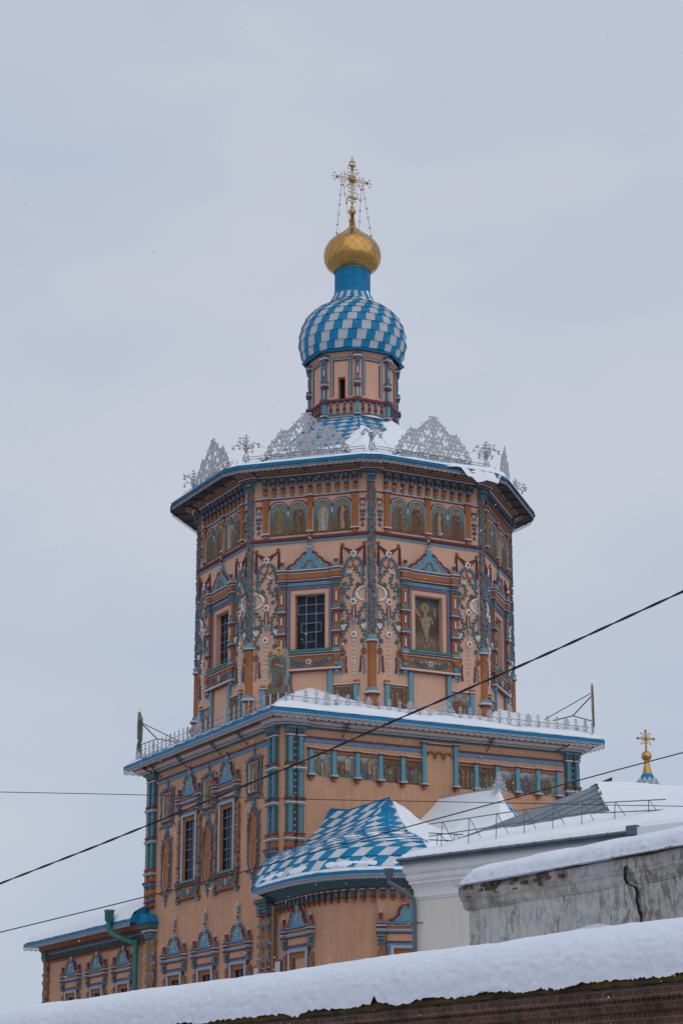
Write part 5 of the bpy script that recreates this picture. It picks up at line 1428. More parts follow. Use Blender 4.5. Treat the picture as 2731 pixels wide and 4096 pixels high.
mb = MB(); mb.grid(PW, 40, 14, 'tileblue', False); shingles(mb, PW, 26, 8, .5, .5, 'tileblue', 'tilegrey', .03, True, False); wr2 = obj('wing_roof', mb, ch, UP)
mb = MB()
def sW(u, v):
    x, o, z = PW(u, v); n1, n2 = nz(x, o, 1, .6), nz(x, o, 5, 2.)
    th = .20+.10*n1+.03*n2
    if u < .36 and v < .62: th -= .30*min(1, (.36-u)/.05)*min(1, (.62-v)/.1)+.08*n2
    if v > .985 or u < .01: th *= .2
    return (x, o, z+th)
mb.grid(sW, 70, 30, 'snowroof'); obj('snow_cover', mb, wr2)
m_ = MB(); a3 = .50
m_.lathe(0, 1.10, [(.16, 10.10), (.17, 10.16), (.22, 10.18), (.22, 10.55), (.25, 10.57), (.25, 10.68), (.20, 10.68)], 'greenpipe', 12)
m_.tube(smooth([(0, 1.10, 10.15), (0, 1.08, 9.85), (.15, .95, 9.55), (1.1, .45, 9.15), (1.35, .30, 9.0), (1.4, .27, 8.7), (1.4, .27, 3)], 5), .13, 'greenpipe', 10)
for z in (8.6, 6.9): m_.lathe(1.4, .27, [(.14, z), (.16, z+.02), (.16, z+.08), (.14, z+.1)], 'greenpipe', 10)
obj('drainpipe', m_, ch, fl(AC[0], HS, -9.0), rad(AC[0]))['label'] = 'green drainpipe with a hopper head crossing the wing wall'
# ================================================================== painted cut-out figures on the cube roof corners
def cutout(name, label, a, dist, face_a, front=True):
    r = thing(name, label, 'painted cutout', (CX+(ndir(a)*dist).x, CY+(ndir(a)*dist).y, croofz(7.8)+.0), rad(face_a), 'painted cutouts on the roof corners')
    b = MB()
    def s(pts, o0, o1, m, side=None): b.prism(pts, o0, o1, m, side, True)
    W_ = M['zinc']
    s([(-.46, .42), (.46, .46), (.46, .66), (.40, .78), (.30, .86), (.16, .84), (.1, .8), (-.24, .8), (-.30, .86), (-.42, .84), (-.47, .72)], -.02, .02, ROBES[1], 'zinc')
    s([(-.46, 1.05), (-.44, 1.0), (-.36, 1.2), (-.30, 1.5), (-.22, 2.05), (-.26, 2.22), (-.36, 2.26), (-.44, 2.15), (-.48, 1.7)], -.02, .018, 'wing', 'zinc')
    s([(.42, 1.0), (.46, 1.35), (.46, 1.9), (.40, 2.25), (.32, 2.38), (.24, 2.38), (.20, 2.25), (.16, 2.0), (.28, 1.5)], -.02, .018, 'wing', 'zinc')
    s([(-.30, .62), (.20, .62), (.30, 1.2), (.38, 1.6), (.30, 1.9), (.12, 2.06), (-.08, 2.06), (-.26, 1.92), (-.34, 1.6), (-.28, 1.1)], -.02, .024, ROBES[3])
    if front:
        s([(-.22, .66), (.14, .66), (.16, 1.1), (.06, 1.3), (-.06, .9)], .024, .030, ROBES[5])
        s([(-.28, 1.62), (-.2, 1.86), (.02, 1.95), (.1, 1.7), (-.04, 1.58), (-.26, 1.5)], .024, .032, ROBES[5])
        s([(-.12, 1.70), (.22, 1.62), (.26, 1.50), (.05, 1.56), (-.14, 1.64)], .030, .036, 'skin')
        for k in (-.14, .02, .2): b.ribbon([(k, .75), (k*.7, 1.45)], .012, ROBES[1], .028, 4)
        s([(-.36, .66), (-.33, .66), (-.31, 2.2), (-.345, 2.2)], .02, .045, 'ochre'); s([(-.45, 2.02), (-.21, 2.05), (-.21, 2.09), (-.45, 2.06)], .02, .046, 'ochre'); s([(-.40, 2.14), (-.25, 2.16), (-.25, 2.19), (-.40, 2.17)], .02, .046, 'ochre')
    def disc(cx, cz, r_, m, o, sx=1.): b.prism([(cx+r_*sx*cos(k*pi/9), cz+r_*sin(k*pi/9)) for k in range(18)], -.02, o, m, None, True)
    disc(.02, 2.22, .19, 'halobright', .026)
    if front: disc(.02, 2.22, .105, 'hair', .032, .85); disc(.02, 2.20, .08, 'skin', .038, .82); s([(-.03, 2.0), (.07, 2.0), (.06, 2.14), (-.02, 2.14)], .02, .034, 'skin')
    obj('figure_board', b, r)
    m_ = MB()
    for x in (-.33, 0, .33): m_.box(x-.035, x+.035, -.06, -.021, -.05, .5, 'zinc', True)
    obj('support_posts', m_, r)
    m_ = MB(); m_.tube([(.3, -.05, 1.9), (.3, -.95, 1.0), (.3, -2.2, .75)], .03, 'timber', 5); m_.tube([(.3, -.03, .7), (.3, -.95, 1.0)], .025, 'timber', 5); m_.tube([(-.2, -.05, 1.9), (-.1, -2.2, .8)], .022, 'timber', 5)
    obj('rear_brace', m_, r)
    return r
cutout('angel_cutout', 'painted winged angel with gold halo and cross staff on the near roof corner', PHI-22.5, 11.15, PHI-15)
cutout('angel_cutout', 'dark cutout figure seen edge-on at the left end of the fenced roof', PHI-112.5, 10.95, PHI-105)
cutout('angel_cutout', 'weathered cutout figure seen edge-on with long struts at the right roof corner', PHI+67.5, 11.25, PHI+72)

# plaques low on the walls
for k, (a, dist, s_, lab) in enumerate(((AC[0], HS, 5.15, 'small white plaque in a maroon frame left of the double vine columns'), (AC[0], 7.98, 8.35, 'small white plaque in a maroon frame right of the double vine columns'))):
    pl = thing('wall_plaque', lab, 'plaque', tuple(ndir(a)*dist+tdir(a)*s_+Vector((CX, CY, 6.55))), rad(a), 'plaques low on the wall')
    m_ = MB(); m_.box(-.26, .26, 0, .04, 0, .50, 'white'); obj('plate', m_, pl)
    m_ = MB(); frame(m_, .30, -.04, .54, .045, 0, .06, 'maroon', True); obj('plaque_frame', m_, pl)

# ================================================================== white building in front
e_ = Vector((.71965, -.69433, 0)); w_ = Vector((.69433, .71965, 0)); E0 = Vector((1.64, 59.84, 7.7))
rzB = math.atan2(e_.y, e_.x)
wb = thing('white_building', 'cream rendered house with moulded white cornice and a snowy metal roof', 'house', (E0.x, E0.y, GZ), rzB)
# local: x along the eave (to the right), o outwards (towards the camera), z absolute
LZ = (0, 0, -GZ)
mb = MB(); BL = 16.
mb.box(.22, BL, -12, -.42, GZ, 7.0, 'whitewall'); obj('wall', mb, wb, LZ)
mb = MB()
for za, zb, o in ((6.60, 6.66, .03), (6.66, 6.72, .06), (6.72, 6.78, .03), (6.98, 7.03, .10), (7.03, 7.13, .15), (7.13, 7.17, .19), (7.17, 7.32, .21), (7.32, 7.36, .26), (7.36, 7.64, .28)):
    mb.box(.22-o*.8, BL, -1, -.42+o, za, zb, 'whitecorn')
mb.grid(lambda u, v: ((.22-.03-.07*u*u if False else .2), 0, 0), 1, 1, 'whitecorn') if False else None
for k in range(8):
    z = 6.78+.025*k; o = .03+.07*(k/8)**2; mb.box(.22-o*.8, BL, -1, -.42+o, z, z+.025, 'whitecorn')
obj('cornice', mb, wb, LZ)
mb = MB()
mb.box(-.02, 8.3, -.3, -.02, 7.60, 7.66, 'gutter'); mb.box(-.03, 8.3, -.02, .01, 7.58, 7.70, 'gutter'); mb.box(-.03, 0, -.6, -.02, 7.58, 7.70, 'gutter')
mb.tube([(-.05, .06, 7.70), (8.15, .06, 7.70)], .045, 'gutter', 8); mb.box(8.0, 8.32, -.2, .10, 7.62, 7.86, 'gutter')
for k in range(14): mb.tube([(.2+.6*k, .09, 7.63), (.2+.6*k, .10, 7.76)], .012, 'iron', 4)
obj('gutter', mb, wb, LZ)
mb = MB()
mb.lathe(-.30, .12, [(.07, 7.18), (.09, 7.24), (.13, 7.30), (.13, 7.42), (.15, 7.44), (.15, 7.48)], 'gutter', 10)
mb.tube([(-.30, .12, 7.3), (-.30, .12, 7.1), (.0, -.10, 6.88), (.26, -.28, 6.62), (.28, -.30, 6.45), (.28, -.30, GZ)], .065, 'gutter', 8)
for z in (5.95, 4.6): mb.tube([(.28, -.30, z), (.50, -.40, z)], .015, 'iron', 4); mb.lathe(.28, -.30, [(.067, z-.03), (.078, z-.02), (.078, z+.02), (.067, z+.03)], 'gutter', 8)
obj('downpipe', mb, wb, LZ)
# roof volume in local coords
def wl_(P): q = Vector(P)-Vector((E0.x, E0.y, 0)); return (q.dot(e_), -q.dot(w_), P[2])
M0, M1, M2, M3, DP_, PK_ = [wl_(p) for p in ((4.07, 60.2, 8.42), (5.0, 60.8, 8.74), (6.63, 59.0, 8.68), (7.42, 58.0, 8.66), (8.64, 56.6, 8.70), (8.02, 66., 10.85))]
A_ = (-.02, 0, 7.68); B_ = (8.3, 0, 7.72); C_ = (BL, 0, 7.72); R1 = wl_((10.9, 66, 10.45)); R2 = wl_((14.5, 66, 10.36)); BK = (9, -14, 7.7); BK0 = (-.02, -12, 7.7)
S1 = (11., -3.2, 8.85); S2 = (BL, -3.4, 9.0)
seamroof = MB()
seamroof.poly([M0, M1, M2, M3, PK_], 'seam'); seamroof.poly([A_, (-.02, -12, 7.7), PK_, M0], 'seam')
seamroof.poly([M0, PK_, BK0], 'seam')
dv = Vector(PK_)-Vector(M0)
for k in range(1, 7):
    t = k/6.7; b0 = None
    seg = [M0, M1, M2, M3]; L_ = [0]; 
    for p, q in zip(seg, seg[1:]): L_.append(L_[-1]+(Vector(q)-Vector(p)).length)
    d_ = t*L_[-1]
    for j in range(3):
        if d_ <= L_[j+1]: s0 = Vector(seg[j])+(Vector(seg[j+1])-Vector(seg[j]))*((d_-L_[j])/(L_[j+1]-L_[j])); break
    e1 = Vector(M3)+(Vector(PK_)-Vector(M3))*(1-t)**.0*(1-t) if False else Vector(M3)+(Vector(PK_)-Vector(M3))*(1-t)
    seamroof.tube([tuple(s0+Vector((0, 0, .02))), tuple(e1+Vector((0, 0, .02)))], .012, 'seam', 4)
seamroof.box(-.02, 8.3, -3, -.12, 7.655, 7.70, 'gutter'); seamroof.box(8.32, BL, -3, .06, 7.60, 7.80, 'snowroof')
obj('metal_roof', seamroof, wb, LZ)['label'] = 'bare standing seam metal slope between the snow fields'
mb = MB()
def quadgrid(a_, b_, c_, d_, nu, nv, th, m, seed=0, edge=True, lip=0.):
    a_, b_, c_, d_ = map(Vector, (a_, b_, c_, d_))
    def P(u, v):
        p = (a_*(1-u)+b_*u)*(1-v)+(d_*(1-u)+c_*u)*v
        n1, n2, n3 = nz(p.x, p.y, seed, .6), nz(p.x, p.y, seed+3, 1.9), nz(p.x, p.y, seed+5, 6)
        t = th*(1+.35*n1+.15*n2)+.012*n3
        k = 1.
        if edge: k = min(1, v/.10+.25) if lip == 0 else min(1, (v/.06)**.5+.1)
        return (p.x, p.y, p.z+t*k)
    mb.grid(P, nu, nv, m)
quadgrid(A_, B_, M3, M0, 60, 24, .17, 'snowroof', 1, True, 1)
quadgrid(M0, M3, M2, M1, 30, 6, .03, 'snowroof', 1, False)
quadgrid(B_, C_, S2, M3, 50, 30, .17, 'snowroof', 1, True, 1)
quadgrid(M3, S2, R2, PK_, 60, 40, .17, 'snowroof', 1, False)
obj('snow_cover', mb, wb, LZ)
# rounded snow roll along the second pitch
mb = MB()
def roll(u, v):
    p = Vector(B_)*(1-u)+Vector((13, -4.2, 9.35))*u; p += Vector((0, -.35, .1))
    t = v*pi; r = .42*(.75+.5*u)*(1+.2*nz(u*6, v*2, 4)); return (p.x+.25*r*cos(t)*0-r*cos(t)*.8, p.y+r*.35*cos(t), p.z+r*.9*sin(t)-.1)
mb.grid(roll, 30, 12, 'snowroof'); obj('snow_drift', mb, wb, LZ)
# pipe snow guards
def guard(p0, p1, n, h=.42, slope=Vector((0, -1, .42))):
    mb = MB(); p0, p1 = Vector(p0), Vector(p1)
    for k, z in ((.45, .2), (1., .42)):
        mb.tube([tuple(p0+Vector((0, 0, h*k))), tuple(p1+Vector((0, 0, h*k)))], .016, 'gutter', 5)
    for i in range(n):
        q = p0+(p1-p0)*((i+.5)/n)
        mb.tube([tuple(q+Vector((0, .05, -.1))), tuple(q+Vector((0, 0, h)))], .015, 'gutter', 4); mb.tube([tuple(q+Vector((.02, 0, h))), tuple(q+slope*.35+Vector((.12, 0, -.05)))], .011, 'gutter', 4)
    return mb
g0 = Vector(A_)+(Vector(M0)-Vector(A_))*.42+Vector((.05, .3, .1)); g1 = Vector(B_)+(Vector(M3)-Vector(B_))*.45+Vector((-.9, 0, .16))
obj('snow_guard', guard(g0, g1, 6, .62), wb, LZ)
obj('snow_guard', guard(tuple(g0+Vector((0, 0, .02))), tuple(g0+Vector((-.1, -1.6, .15))), 2, .35), wb, LZ)
obj('snow_guard', guard(tuple(g1+Vector((.05, 0, 0))), tuple(g1+Vector((1.9, -.5, -.05))), 2, .5), wb, LZ)

# ================================================================== dark roof timber, distant cupola
tb = thing('timber_hatch', 'dark timber hatch frame poking above the snowy roof ridge', 'timber frame', (8.95, 70, 11.2), rad(10))
m_ = MB(); m_.prism([(-.5, .25), (.12, .50), (.14, .60), (-.5, .33)], -.5, .0, 'iron', None, True); m_.box(.02, .12, -.06, .0, 0, .52, 'timber', True); m_.box(-.45, .14, -.08, -.01, .18, .26, 'iron', True); m_.box(.06, .2, -.45, -.01, .36, .42, 'iron', True)
m_.box(-.3, -.22, -.07, -.012, 0, .42, 'timber', True); obj('frame_boards', m_, tb)
m_ = MB(); m_.box(.04, .12, -.45, -.37, -2, .5, 'timber', True); m_.box(.05, .10, -.05, -.02, -2, 0, 'timber', True); obj('frame_post', m_, tb)
cu = thing('chapel_cupola', 'small blue and white tented cupola with gold ball and cross behind the snowy roof', 'cupola', (19.04, 130, 17.18), rad(PHI))
mb = MB(); tent = [(1.75, 2.6), (1.35, 3.3), (1.05, 3.75), (.78, 4.15), (.52, 4.55), (.33, 4.9)]
mb.lathe(0, 0, tent, 'tileblue', 16)
ts = [(z, r) for r, z in tent][::-1]
def Pt(u, v):
    z = 4.9-2.2*v; r = 1.6
    for (z1, r1), (z0, r0) in zip(ts, ts[1:]):
        if z0 <= z <= z1: r = r0+(r1-r0)*(z-z0)/(z1-z0)
    an = 2*pi*u; return (r*sin(an), r*cos(an), z)
for row in range(4):
    for k in range(12):
        u = (k+.5*(row % 2))/12; v = .20+.10*row
        q = [Vector(Pt(u+du, min(1, v+dv_))) for du, dv_ in ((-.036, .0), (0, -.085), (.036, 0), (0, .085))]
        mb.poly([tuple(p*1.0+Vector((p.x, p.y, 0)).normalized()*.05+Vector((0, 0, .02))) for p in q], 'tilegrey')
mb.lathe(0, 0, [(1.0, -2), (1.0, 2.6), (1.6, 2.6)], 'wall', 8)
obj('tent_roof', mb, cu)
mb = MB(); mb.lathe(0, 0, [(.31, 4.88), (.14, 5.75), (.14, 5.8)], 'gold', 12); mb.ball(0, 0, 6.02, .33, 'gold', 20, 12); obj('gold_ball', mb, cu)
mb = MB(); mb.box(-.055, .055, -.03, .03, 6.3, 7.55, 'golddull', True); mb.box(-.52, .52, -.03, .031, 7.08, 7.19, 'golddull', True); 
for x, z in ((-.55, 7.135), (.55, 7.135), (0, 7.62)): mb.ball(x, 0, z, .09, 'golddull', 8, 5)
mb.ball(0, 0, 7.13, .10, 'golddull', 8, 5)
for k in range(4):
    t = pi/4+k*pi/2; mb.tube([(.05*cos(t), 0, 7.13+.05*sin(t)), (.42*cos(t), 0, 7.13+.46*sin(t))], .014, 'golddull', 4); mb.ball(.42*cos(t), 0, 7.13+.46*sin(t), .055, 'golddull', 6, 4)
    for d_ in (-.35, .35): mb.tube([(.05*cos(t), 0, 7.13), (.30*cos(t+d_), 0, 7.13+.33*sin(t+d_))], .010, 'golddull', 4); mb.ball(.30*cos(t+d_), 0, 7.13+.33*sin(t+d_), .035, 'golddull', 6, 4)
for k in range(9): mb.box(-.085, .085, -.02, .02, 6.4+.08*k, 6.42+.08*k, 'golddull', True)
obj('cross', mb, cu, rz=rad(12))

# ================================================================== ruined plastered wall
def plaster_mat():
    m = bpy.data.materials.new('crumbling_plaster'); m.use_nodes = True; N = m.node_tree.nodes; L = m.node_tree.links; b = N['Principled BSDF']
    b.inputs['Roughness'].default_value = .92; b.inputs['Specular IOR Level'].default_value = .2
    tc = N.new('ShaderNodeTexCoord')
    def no(scale, st=(1, 1, 1), det=8, rough=.65, dist=0.):
        mp = N.new('ShaderNodeMapping'); mp.inputs['Scale'].default_value = st; L.new(tc.outputs['Object'], mp.inputs['Vector'])
        n = N.new('ShaderNodeTexNoise'); n.inputs['Scale'].default_value = scale; n.inputs['Detail'].default_value = det; n.inputs['Roughness'].default_value = rough; n.inputs['Distortion'].default_value = dist
        L.new(mp.outputs['Vector'], n.inputs['Vector']); return n.outputs['Fac']
    def rp(f, stops):
        r = N.new('ShaderNodeValToRGB'); cr = r.color_ramp
        while len(cr.elements) < len(stops): cr.elements.new(.5)
        for e, (p, c) in zip(cr.elements, stops): e.position = p; e.color = (*c, 1) if not isinstance(c, float) else (c, c, c, 1)
        L.new(f, r.inputs['Fac']); return r.outputs['Color']
    def mix(fac, a, bb):
        x = N.new('ShaderNodeMix'); x.data_type = 'RGBA'; L.new(fac, x.inputs['Factor'])
        for s_, v in (('A', a), ('B', bb)):
            if isinstance(v, tuple): x.inputs[s_].default_value = (*v, 1)
            else: L.new(v, x.inputs[s_])
        return x.outputs['Result']
    base = rp(no(1.1, (1, 1, 1.0), 8, .7), [(.32, (.50, .475, .45)), (.5, (.62, .59, .56)), (.62, (.56, .58, .61)), (.74, (.70, .68, .64))])
    peel = rp(no(5.5, (1.5, 1.5, .55), 10, .82, .15), [(.485, 0.0), (.53, .9)])
    zone = rp(no(.8, (1, 1, .8), 4, .6), [(.42, .12), (.58, 1.0)])
    mu = N.new('ShaderNodeMath'); mu.operation = 'MULTIPLY'; L.new(peel, mu.inputs[0]); L.new(zone, mu.inputs[1])
    base = mix(mu.outputs[0], base, (.235, .215, .19))
    peel2 = rp(no(.9, (1, 1, 1.3), 6, .7), [(.58, 0.0), (.70, .6)])
    base = mix(peel2, base, (.33, .295, .25))
    stain = rp(no(2.4, (1.8, 1.8, .22), 6, .6), [(.5, 0.0), (.75, .35)])
    base = mix(stain, base, (.13, .12, .105))
    L.new(base, b.inputs['Base Color'])
    bp = N.new('ShaderNodeBump'); bp.inputs['Strength'].default_value = .8; bp.inputs['Distance'].default_value = .05
    L.new(no(6, (1, 1, 1), 10, .75), bp.inputs['Height']); L.new(bp.outputs['Normal'], b.inputs['Normal'])
    return m
M['plaster'] = plaster_mat()
M['cornstone'] = mat('weathered_cornice', (.42, .39, .345), .95, .5, 2.2, 1.0, streak=.5, dirt=(.08, .07, .06), bscale=14)
M['rust'] = mat('rusty_flashing', (.16, .065, .035), .85, .5, 4, .4, bscale=20)
def brick_mat(name, c1, c2, mort, sx=1., bw=.26, rh=.077, header=.5):
    m = bpy.data.materials.new(name); m.use_nodes = True; N = m.node_tree.nodes; L = m.node_tree.links; b = N['Principled BSDF']
    b.inputs['Roughness'].default_value = .93; b.inputs['Specular IOR Level'].default_value = .2
    tc = N.new('ShaderNodeTexCoord'); sp = N.new('ShaderNodeSeparateXYZ'); cb = N.new('ShaderNodeCombineXYZ')
    L.new(tc.outputs['Object'], sp.inputs[0]); ad = N.new('ShaderNodeMath'); L.new(sp.outputs['X'], ad.inputs[0]); L.new(sp.outputs['Y'], ad.inputs[1])
    L.new(ad.outputs[0], cb.inputs['X']); L.new(sp.outputs['Z'], cb.inputs['Y'])
    nw = N.new('ShaderNodeTexNoise'); nw.inputs['Scale'].default_value = 7; L.new(tc.outputs['Object'], nw.inputs['Vector'])
    vm = N.new('ShaderNodeVectorMath'); vm.operation = 'MULTIPLY_ADD'; vm.inputs[1].default_value = (.03, .03, .03); L.new(nw.outputs['Color'], vm.inputs[0]); L.new(cb.outputs[0], vm.inputs[2])
    br = N.new('ShaderNodeTexBrick'); br.inputs['Scale'].default_value = 1; br.inputs['Brick Width'].default_value = bw; br.inputs['Row Height'].default_value = rh
    br.inputs['Mortar Size'].default_value = .012; br.inputs['Mortar Smooth'].default_value = .3; br.offset = .5; br.squash = .5; br.squash_frequency = 2; br.inputs['Bias'].default_value = -.1
    br.inputs['Color1'].default_value = (*c1, 1); br.inputs['Color2'].default_value = (*c2, 1); br.inputs['Mortar'].default_value = (*mort, 1)
    L.new(vm.outputs[0], br.inputs['Vector'])
    n2 = N.new('ShaderNodeTexNoise'); n2.inputs['Scale'].default_value = 2.2; n2.inputs['Detail'].default_value = 9; n2.inputs['Roughness'].default_value = .75; L.new(tc.outputs['Object'], n2.inputs['Vector'])
    r = N.new('ShaderNodeValToRGB'); r.color_ramp.elements[0].position = .3; r.color_ramp.elements[1].position = .72; r.color_ramp.elements[0].color = (.35, .33, .31, 1); r.color_ramp.elements[1].color = (1.6, 1.5, 1.45, 1); L.new(n2.outputs['Fac'], r.inputs['Fac'])
    mx = N.new('ShaderNodeMix'); mx.data_type = 'RGBA'; mx.blend_type = 'MULTIPLY'; mx.inputs['Factor'].default_value = .85; L.new(br.outputs['Color'], mx.inputs['A']); L.new(r.outputs['Color'], mx.inputs['B'])
    L.new(mx.outputs['Result'], b.inputs['Base Color'])
    bp = N.new('ShaderNodeBump'); bp.inputs['Strength'].default_value = .9; bp.inputs['Distance'].default_value = .02; bp.invert = True
    s2 = N.new('ShaderNodeMath'); s2.operation = 'MULTIPLY_ADD'; s2.inputs[1].default_value = -.5; L.new(n2.outputs['Fac'], s2.inputs[0]); L.new(br.outputs['Fac'], s2.inputs[2])
    L.new(s2.outputs[0], bp.inputs['Height']); L.new(bp.outputs['Normal'], b.inputs['Normal'])
    return m
M['brick'] = brick_mat('old_red_brick', (.155, .066, .046), (.075, .040, .032), (.15, .135, .11), bw=.17)
M['brick2'] = brick_mat('broken_brick', (.17, .085, .06), (.12, .07, .05), (.20, .18, .16))
M['moss'] = ramp_mat('mossy_coping', [(.38, (.05, .03, .02)), (.48, (.075, .05, .022)), (.60, (.13, .085, .014)), (.76, (.09, .055, .02))], 2.2, 9, .95, bump=1.0)

R0 = Vector((2.45, 41.9, GZ)); er = Vector((.515, -.857, 0)).normalized(); rzR = math.atan2(er.y, er.x)
rw = thing('ruined_wall', 'grey crumbling plaster wall with a long vertical crack and a broken brick cornice', 'wall', tuple(R0), rzR)
RT = 4.86-GZ-.0
mb = MB(); Lr = 14.
def wallP(u, v):
    x = .12+(Lr-.12)*u; z = 6.1*v; n = nz(x, z, 3, 1.3); c = 8.35
    return (x, .02*n+.012*nz(x, z, 1, 6), z)
mb.grid(wallP, 200, 60, 'plaster'); mb.poly([(.12, 0, 0), (.12, 0, 6.1), (.12, -2.5, 6.1), (.12, -2.5, 0)], 'plaster'); mb.poly([(.12, -2.5, 0), (Lr, -2.5, 0), (Lr, -2.5, 6.1), (.12, -2.5, 6.1)], 'plaster')
mb.poly([(Lr, 0, 0), (Lr, -2.5, 0), (Lr, -2.5, 6.46), (Lr, .1, 6.46), (Lr, 0, 6.0)], 'plaster')
obj('wall_face', mb, rw)
mb = MB()                                                        # crack: dark jagged gap with a thickness of its own
def crack(pts, w, m='dark'):
    rnd = random.Random(len(pts)); L_, R_ = [], []
    for x, z in smooth(pts, 3): L_.append((x-w*rnd.uniform(.3, .7), z)); R_.append((x+w*rnd.uniform(.3, .7), z))
    for i in range(len(L_)-1): mb.poly([(L_[i][0], .045+.12*(L_[i][1] > 5.95), L_[i][1]), (R_[i][0], .045+.12*(L_[i][1] > 5.95), R_[i][1]), (R_[i+1][0], .045+.12*(L_[i+1][1] > 5.95), R_[i+1][1]), (L_[i+1][0], .045+.12*(L_[i+1][1] > 5.95), L_[i+1][1])], m)
CRX = 5.28
crack([(CRX-.02, 6.30), (CRX-.06, 6.15), (CRX+.0, 5.98), (CRX+.10, 5.86), (CRX+.12, 5.6), (CRX+.2, 5.4), (CRX+.14, 5.15), (CRX+.12, 4.9), (CRX+.04, 4.75), (CRX+.10, 4.5), (CRX+.12, 4.0), (CRX+.05, 3.)], .085)
crack([(CRX+.1, 5.62), (CRX-.18, 5.5), (CRX-.22, 5.2), (CRX-.28, 4.8), (CRX-.33, 4.3), (CRX-.4, 3.8)], .012)
crack([(CRX-1.3, 5.3), (CRX-1.35, 5.0), (CRX-1.42, 4.7), (CRX-1.4, 4.4)], .008); crack([(CRX-2.6, 5.2), (CRX-2.7, 4.8), (CRX-2.55, 4.3)], .008)
obj('crack', mb, rw)['label'] = 'long dark jagged crack running down the plaster'
mb = MB()
def corn(u, v):
    x = -.0+(Lr)*u; k = [(.015, 6.0), (.03, 6.03), (.06, 6.06), (.07, 6.12), (.08, 6.17), (.12, 6.20), (.12, 6.25), (.14, 6.27), (.145, 6.34), (.14, 6.44), (.12, 6.46)]
    f = v*(len(k)-1); i = min(int(f), len(k)-2); t = f-i; o = k[i][0]+(k[i+1][0]-k[i][0])*t; z = k[i][1]+(k[i+1][1]-k[i][1])*t
    er_ = max(0, nz(x, z, 8, 1.9)+.05)*(1.3 if x < 3.6 else .35)
    xx = x+.04-(.0 if x > .02 else o*.6)
    return (xx, max(.02, o*(1-1.1*er_))+.015*nz(x, z, 2, 7), z+.03*nz(x, 0, 5, 1.5))
mb.grid(lambda u, v: corn(u*.24, v), 80, 26, 'cornstone'); mb.grid(lambda u, v: corn(.24+u*.76, v), 220, 26, 'plaster'); mb.poly([(0, .12, 6.46), (0, 0, 6.0), (0, -2.5, 6.0), (0, -2.5, 6.46)], 'cornstone')
mb.poly([(0, .1, 6.45), (Lr, .1, 6.45), (Lr, -2.5, 6.45), (0, -2.5, 6.45)], 'cornstone')
obj('cornice', mb, rw)
mb = MB()
for j in range(3):
    for i in range(16):
        x = .15+i*.2+(j % 2)*.09; rnd = random.Random(i*7+j)
        if rnd.random() < .42 or (j == 0 and rnd.random() < .5): continue
        o = .155-.015*(2-j)+rnd.uniform(-.015, .012); mb.box(x, x+rnd.choice((.12, .18)), .1, o, 6.23+j*.075, 6.29+j*.075, 'brick2')
obj('exposed_bricks', mb, rw)
mb = MB(); mb.box(4.9, Lr, -.1, .21, 6.462, 6.50, 'rust'); mb.box(3.2, 3.9, -.1, .195, 6.462, 6.49, 'rust'); obj('flashing', mb, rw)
# snow on the ruined wall
sr = None
mb = MB()
def snR(u, v):
    x = -.06+(Lr+.06)*u; t = v*pi*.86; ra = 1.; n1, n2, n3 = nz(x, v*2, 1, .8), nz(x, v*4, 6, 2.2), nz(x*1.0, v*9, 2, 8)
    H = .50+.05*n1; endk = min(1, ((x+.06)/.45))**.6
    o = -1.15+1.37*cos(t)*(.95+.05*endk)+.012*n2; z = 6.47+.02+H*endk*(sin(t)**.75 if v > 0 else 0)+.012*n2+.006*n3
    if v < .09: z += -.05*max(0, n2+.3)-.035*abs(n3); o += .05*n3
    if u == 0: o = o
    return (x+.12*(1-endk)*0, o, z)
mb.grid(snR, 260, 34, 'snow'); mb.poly([snR(1, j/34) for j in range(35)]+[(Lr, -2.4, 6.47)], 'snow'); mb.poly([(-.05, .3, 6.47), (Lr, .3, 6.47), (Lr, -2.4, 6.47), (-.05, -2.4, 6.47)], 'snow')
so = obj('snow_cap', mb, None, tuple(R0), rzR); tag(so, 'thick rounded snow lying along the top of the cracked grey wall', 'snow', kind='stuff')

# ================================================================== foreground brick wall and its snow
B0 = Vector((3.7, 22.8, GZ)); eb = Vector((-.525, .851, 0)).normalized(); org = B0-eb*7
# local x must run so that o points to the camera: take x from far-left to near-right
eb2 = -eb; rzW = math.atan2(eb2.y, eb2.x); LEN = 46.; org = B0-eb2*39.
bw = thing('brick_wall', 'dark red brick wall with mossy coping under deep snow in the foreground', 'wall', tuple(org), rzW)
ZT = 1.75-GZ
mb = MB()
mb.box(0, LEN, -.75, 0, 0, ZT-.36, 'brick', True); mb.box(0, LEN, -.8, .05, ZT-.36, ZT-.24, 'brick', True); mb.box(0, LEN, -.85, .10, ZT-.24, ZT-.13, 'brick', True)
obj('brickwork', mb, bw)
mb = MB()
def cop(u, v):
    x = LEN*u; k = [(.06, ZT-.10), (.12, ZT-.09), (.13, ZT-.02), (.08, ZT+.02), (-.3, ZT+.12)]; f = v*4; i = min(int(f), 3); t = f-i
    n = nz(x, v, 2, 2.5); return (x, k[i][0]+(k[i+1][0]-k[i][0])*t+.03*n, k[i][1]+(k[i+1][1]-k[i][1])*t+.025*nz(x, v, 7, 5))
mb.grid(cop, 600, 8, 'moss'); obj('coping', mb, bw)
mb = MB()
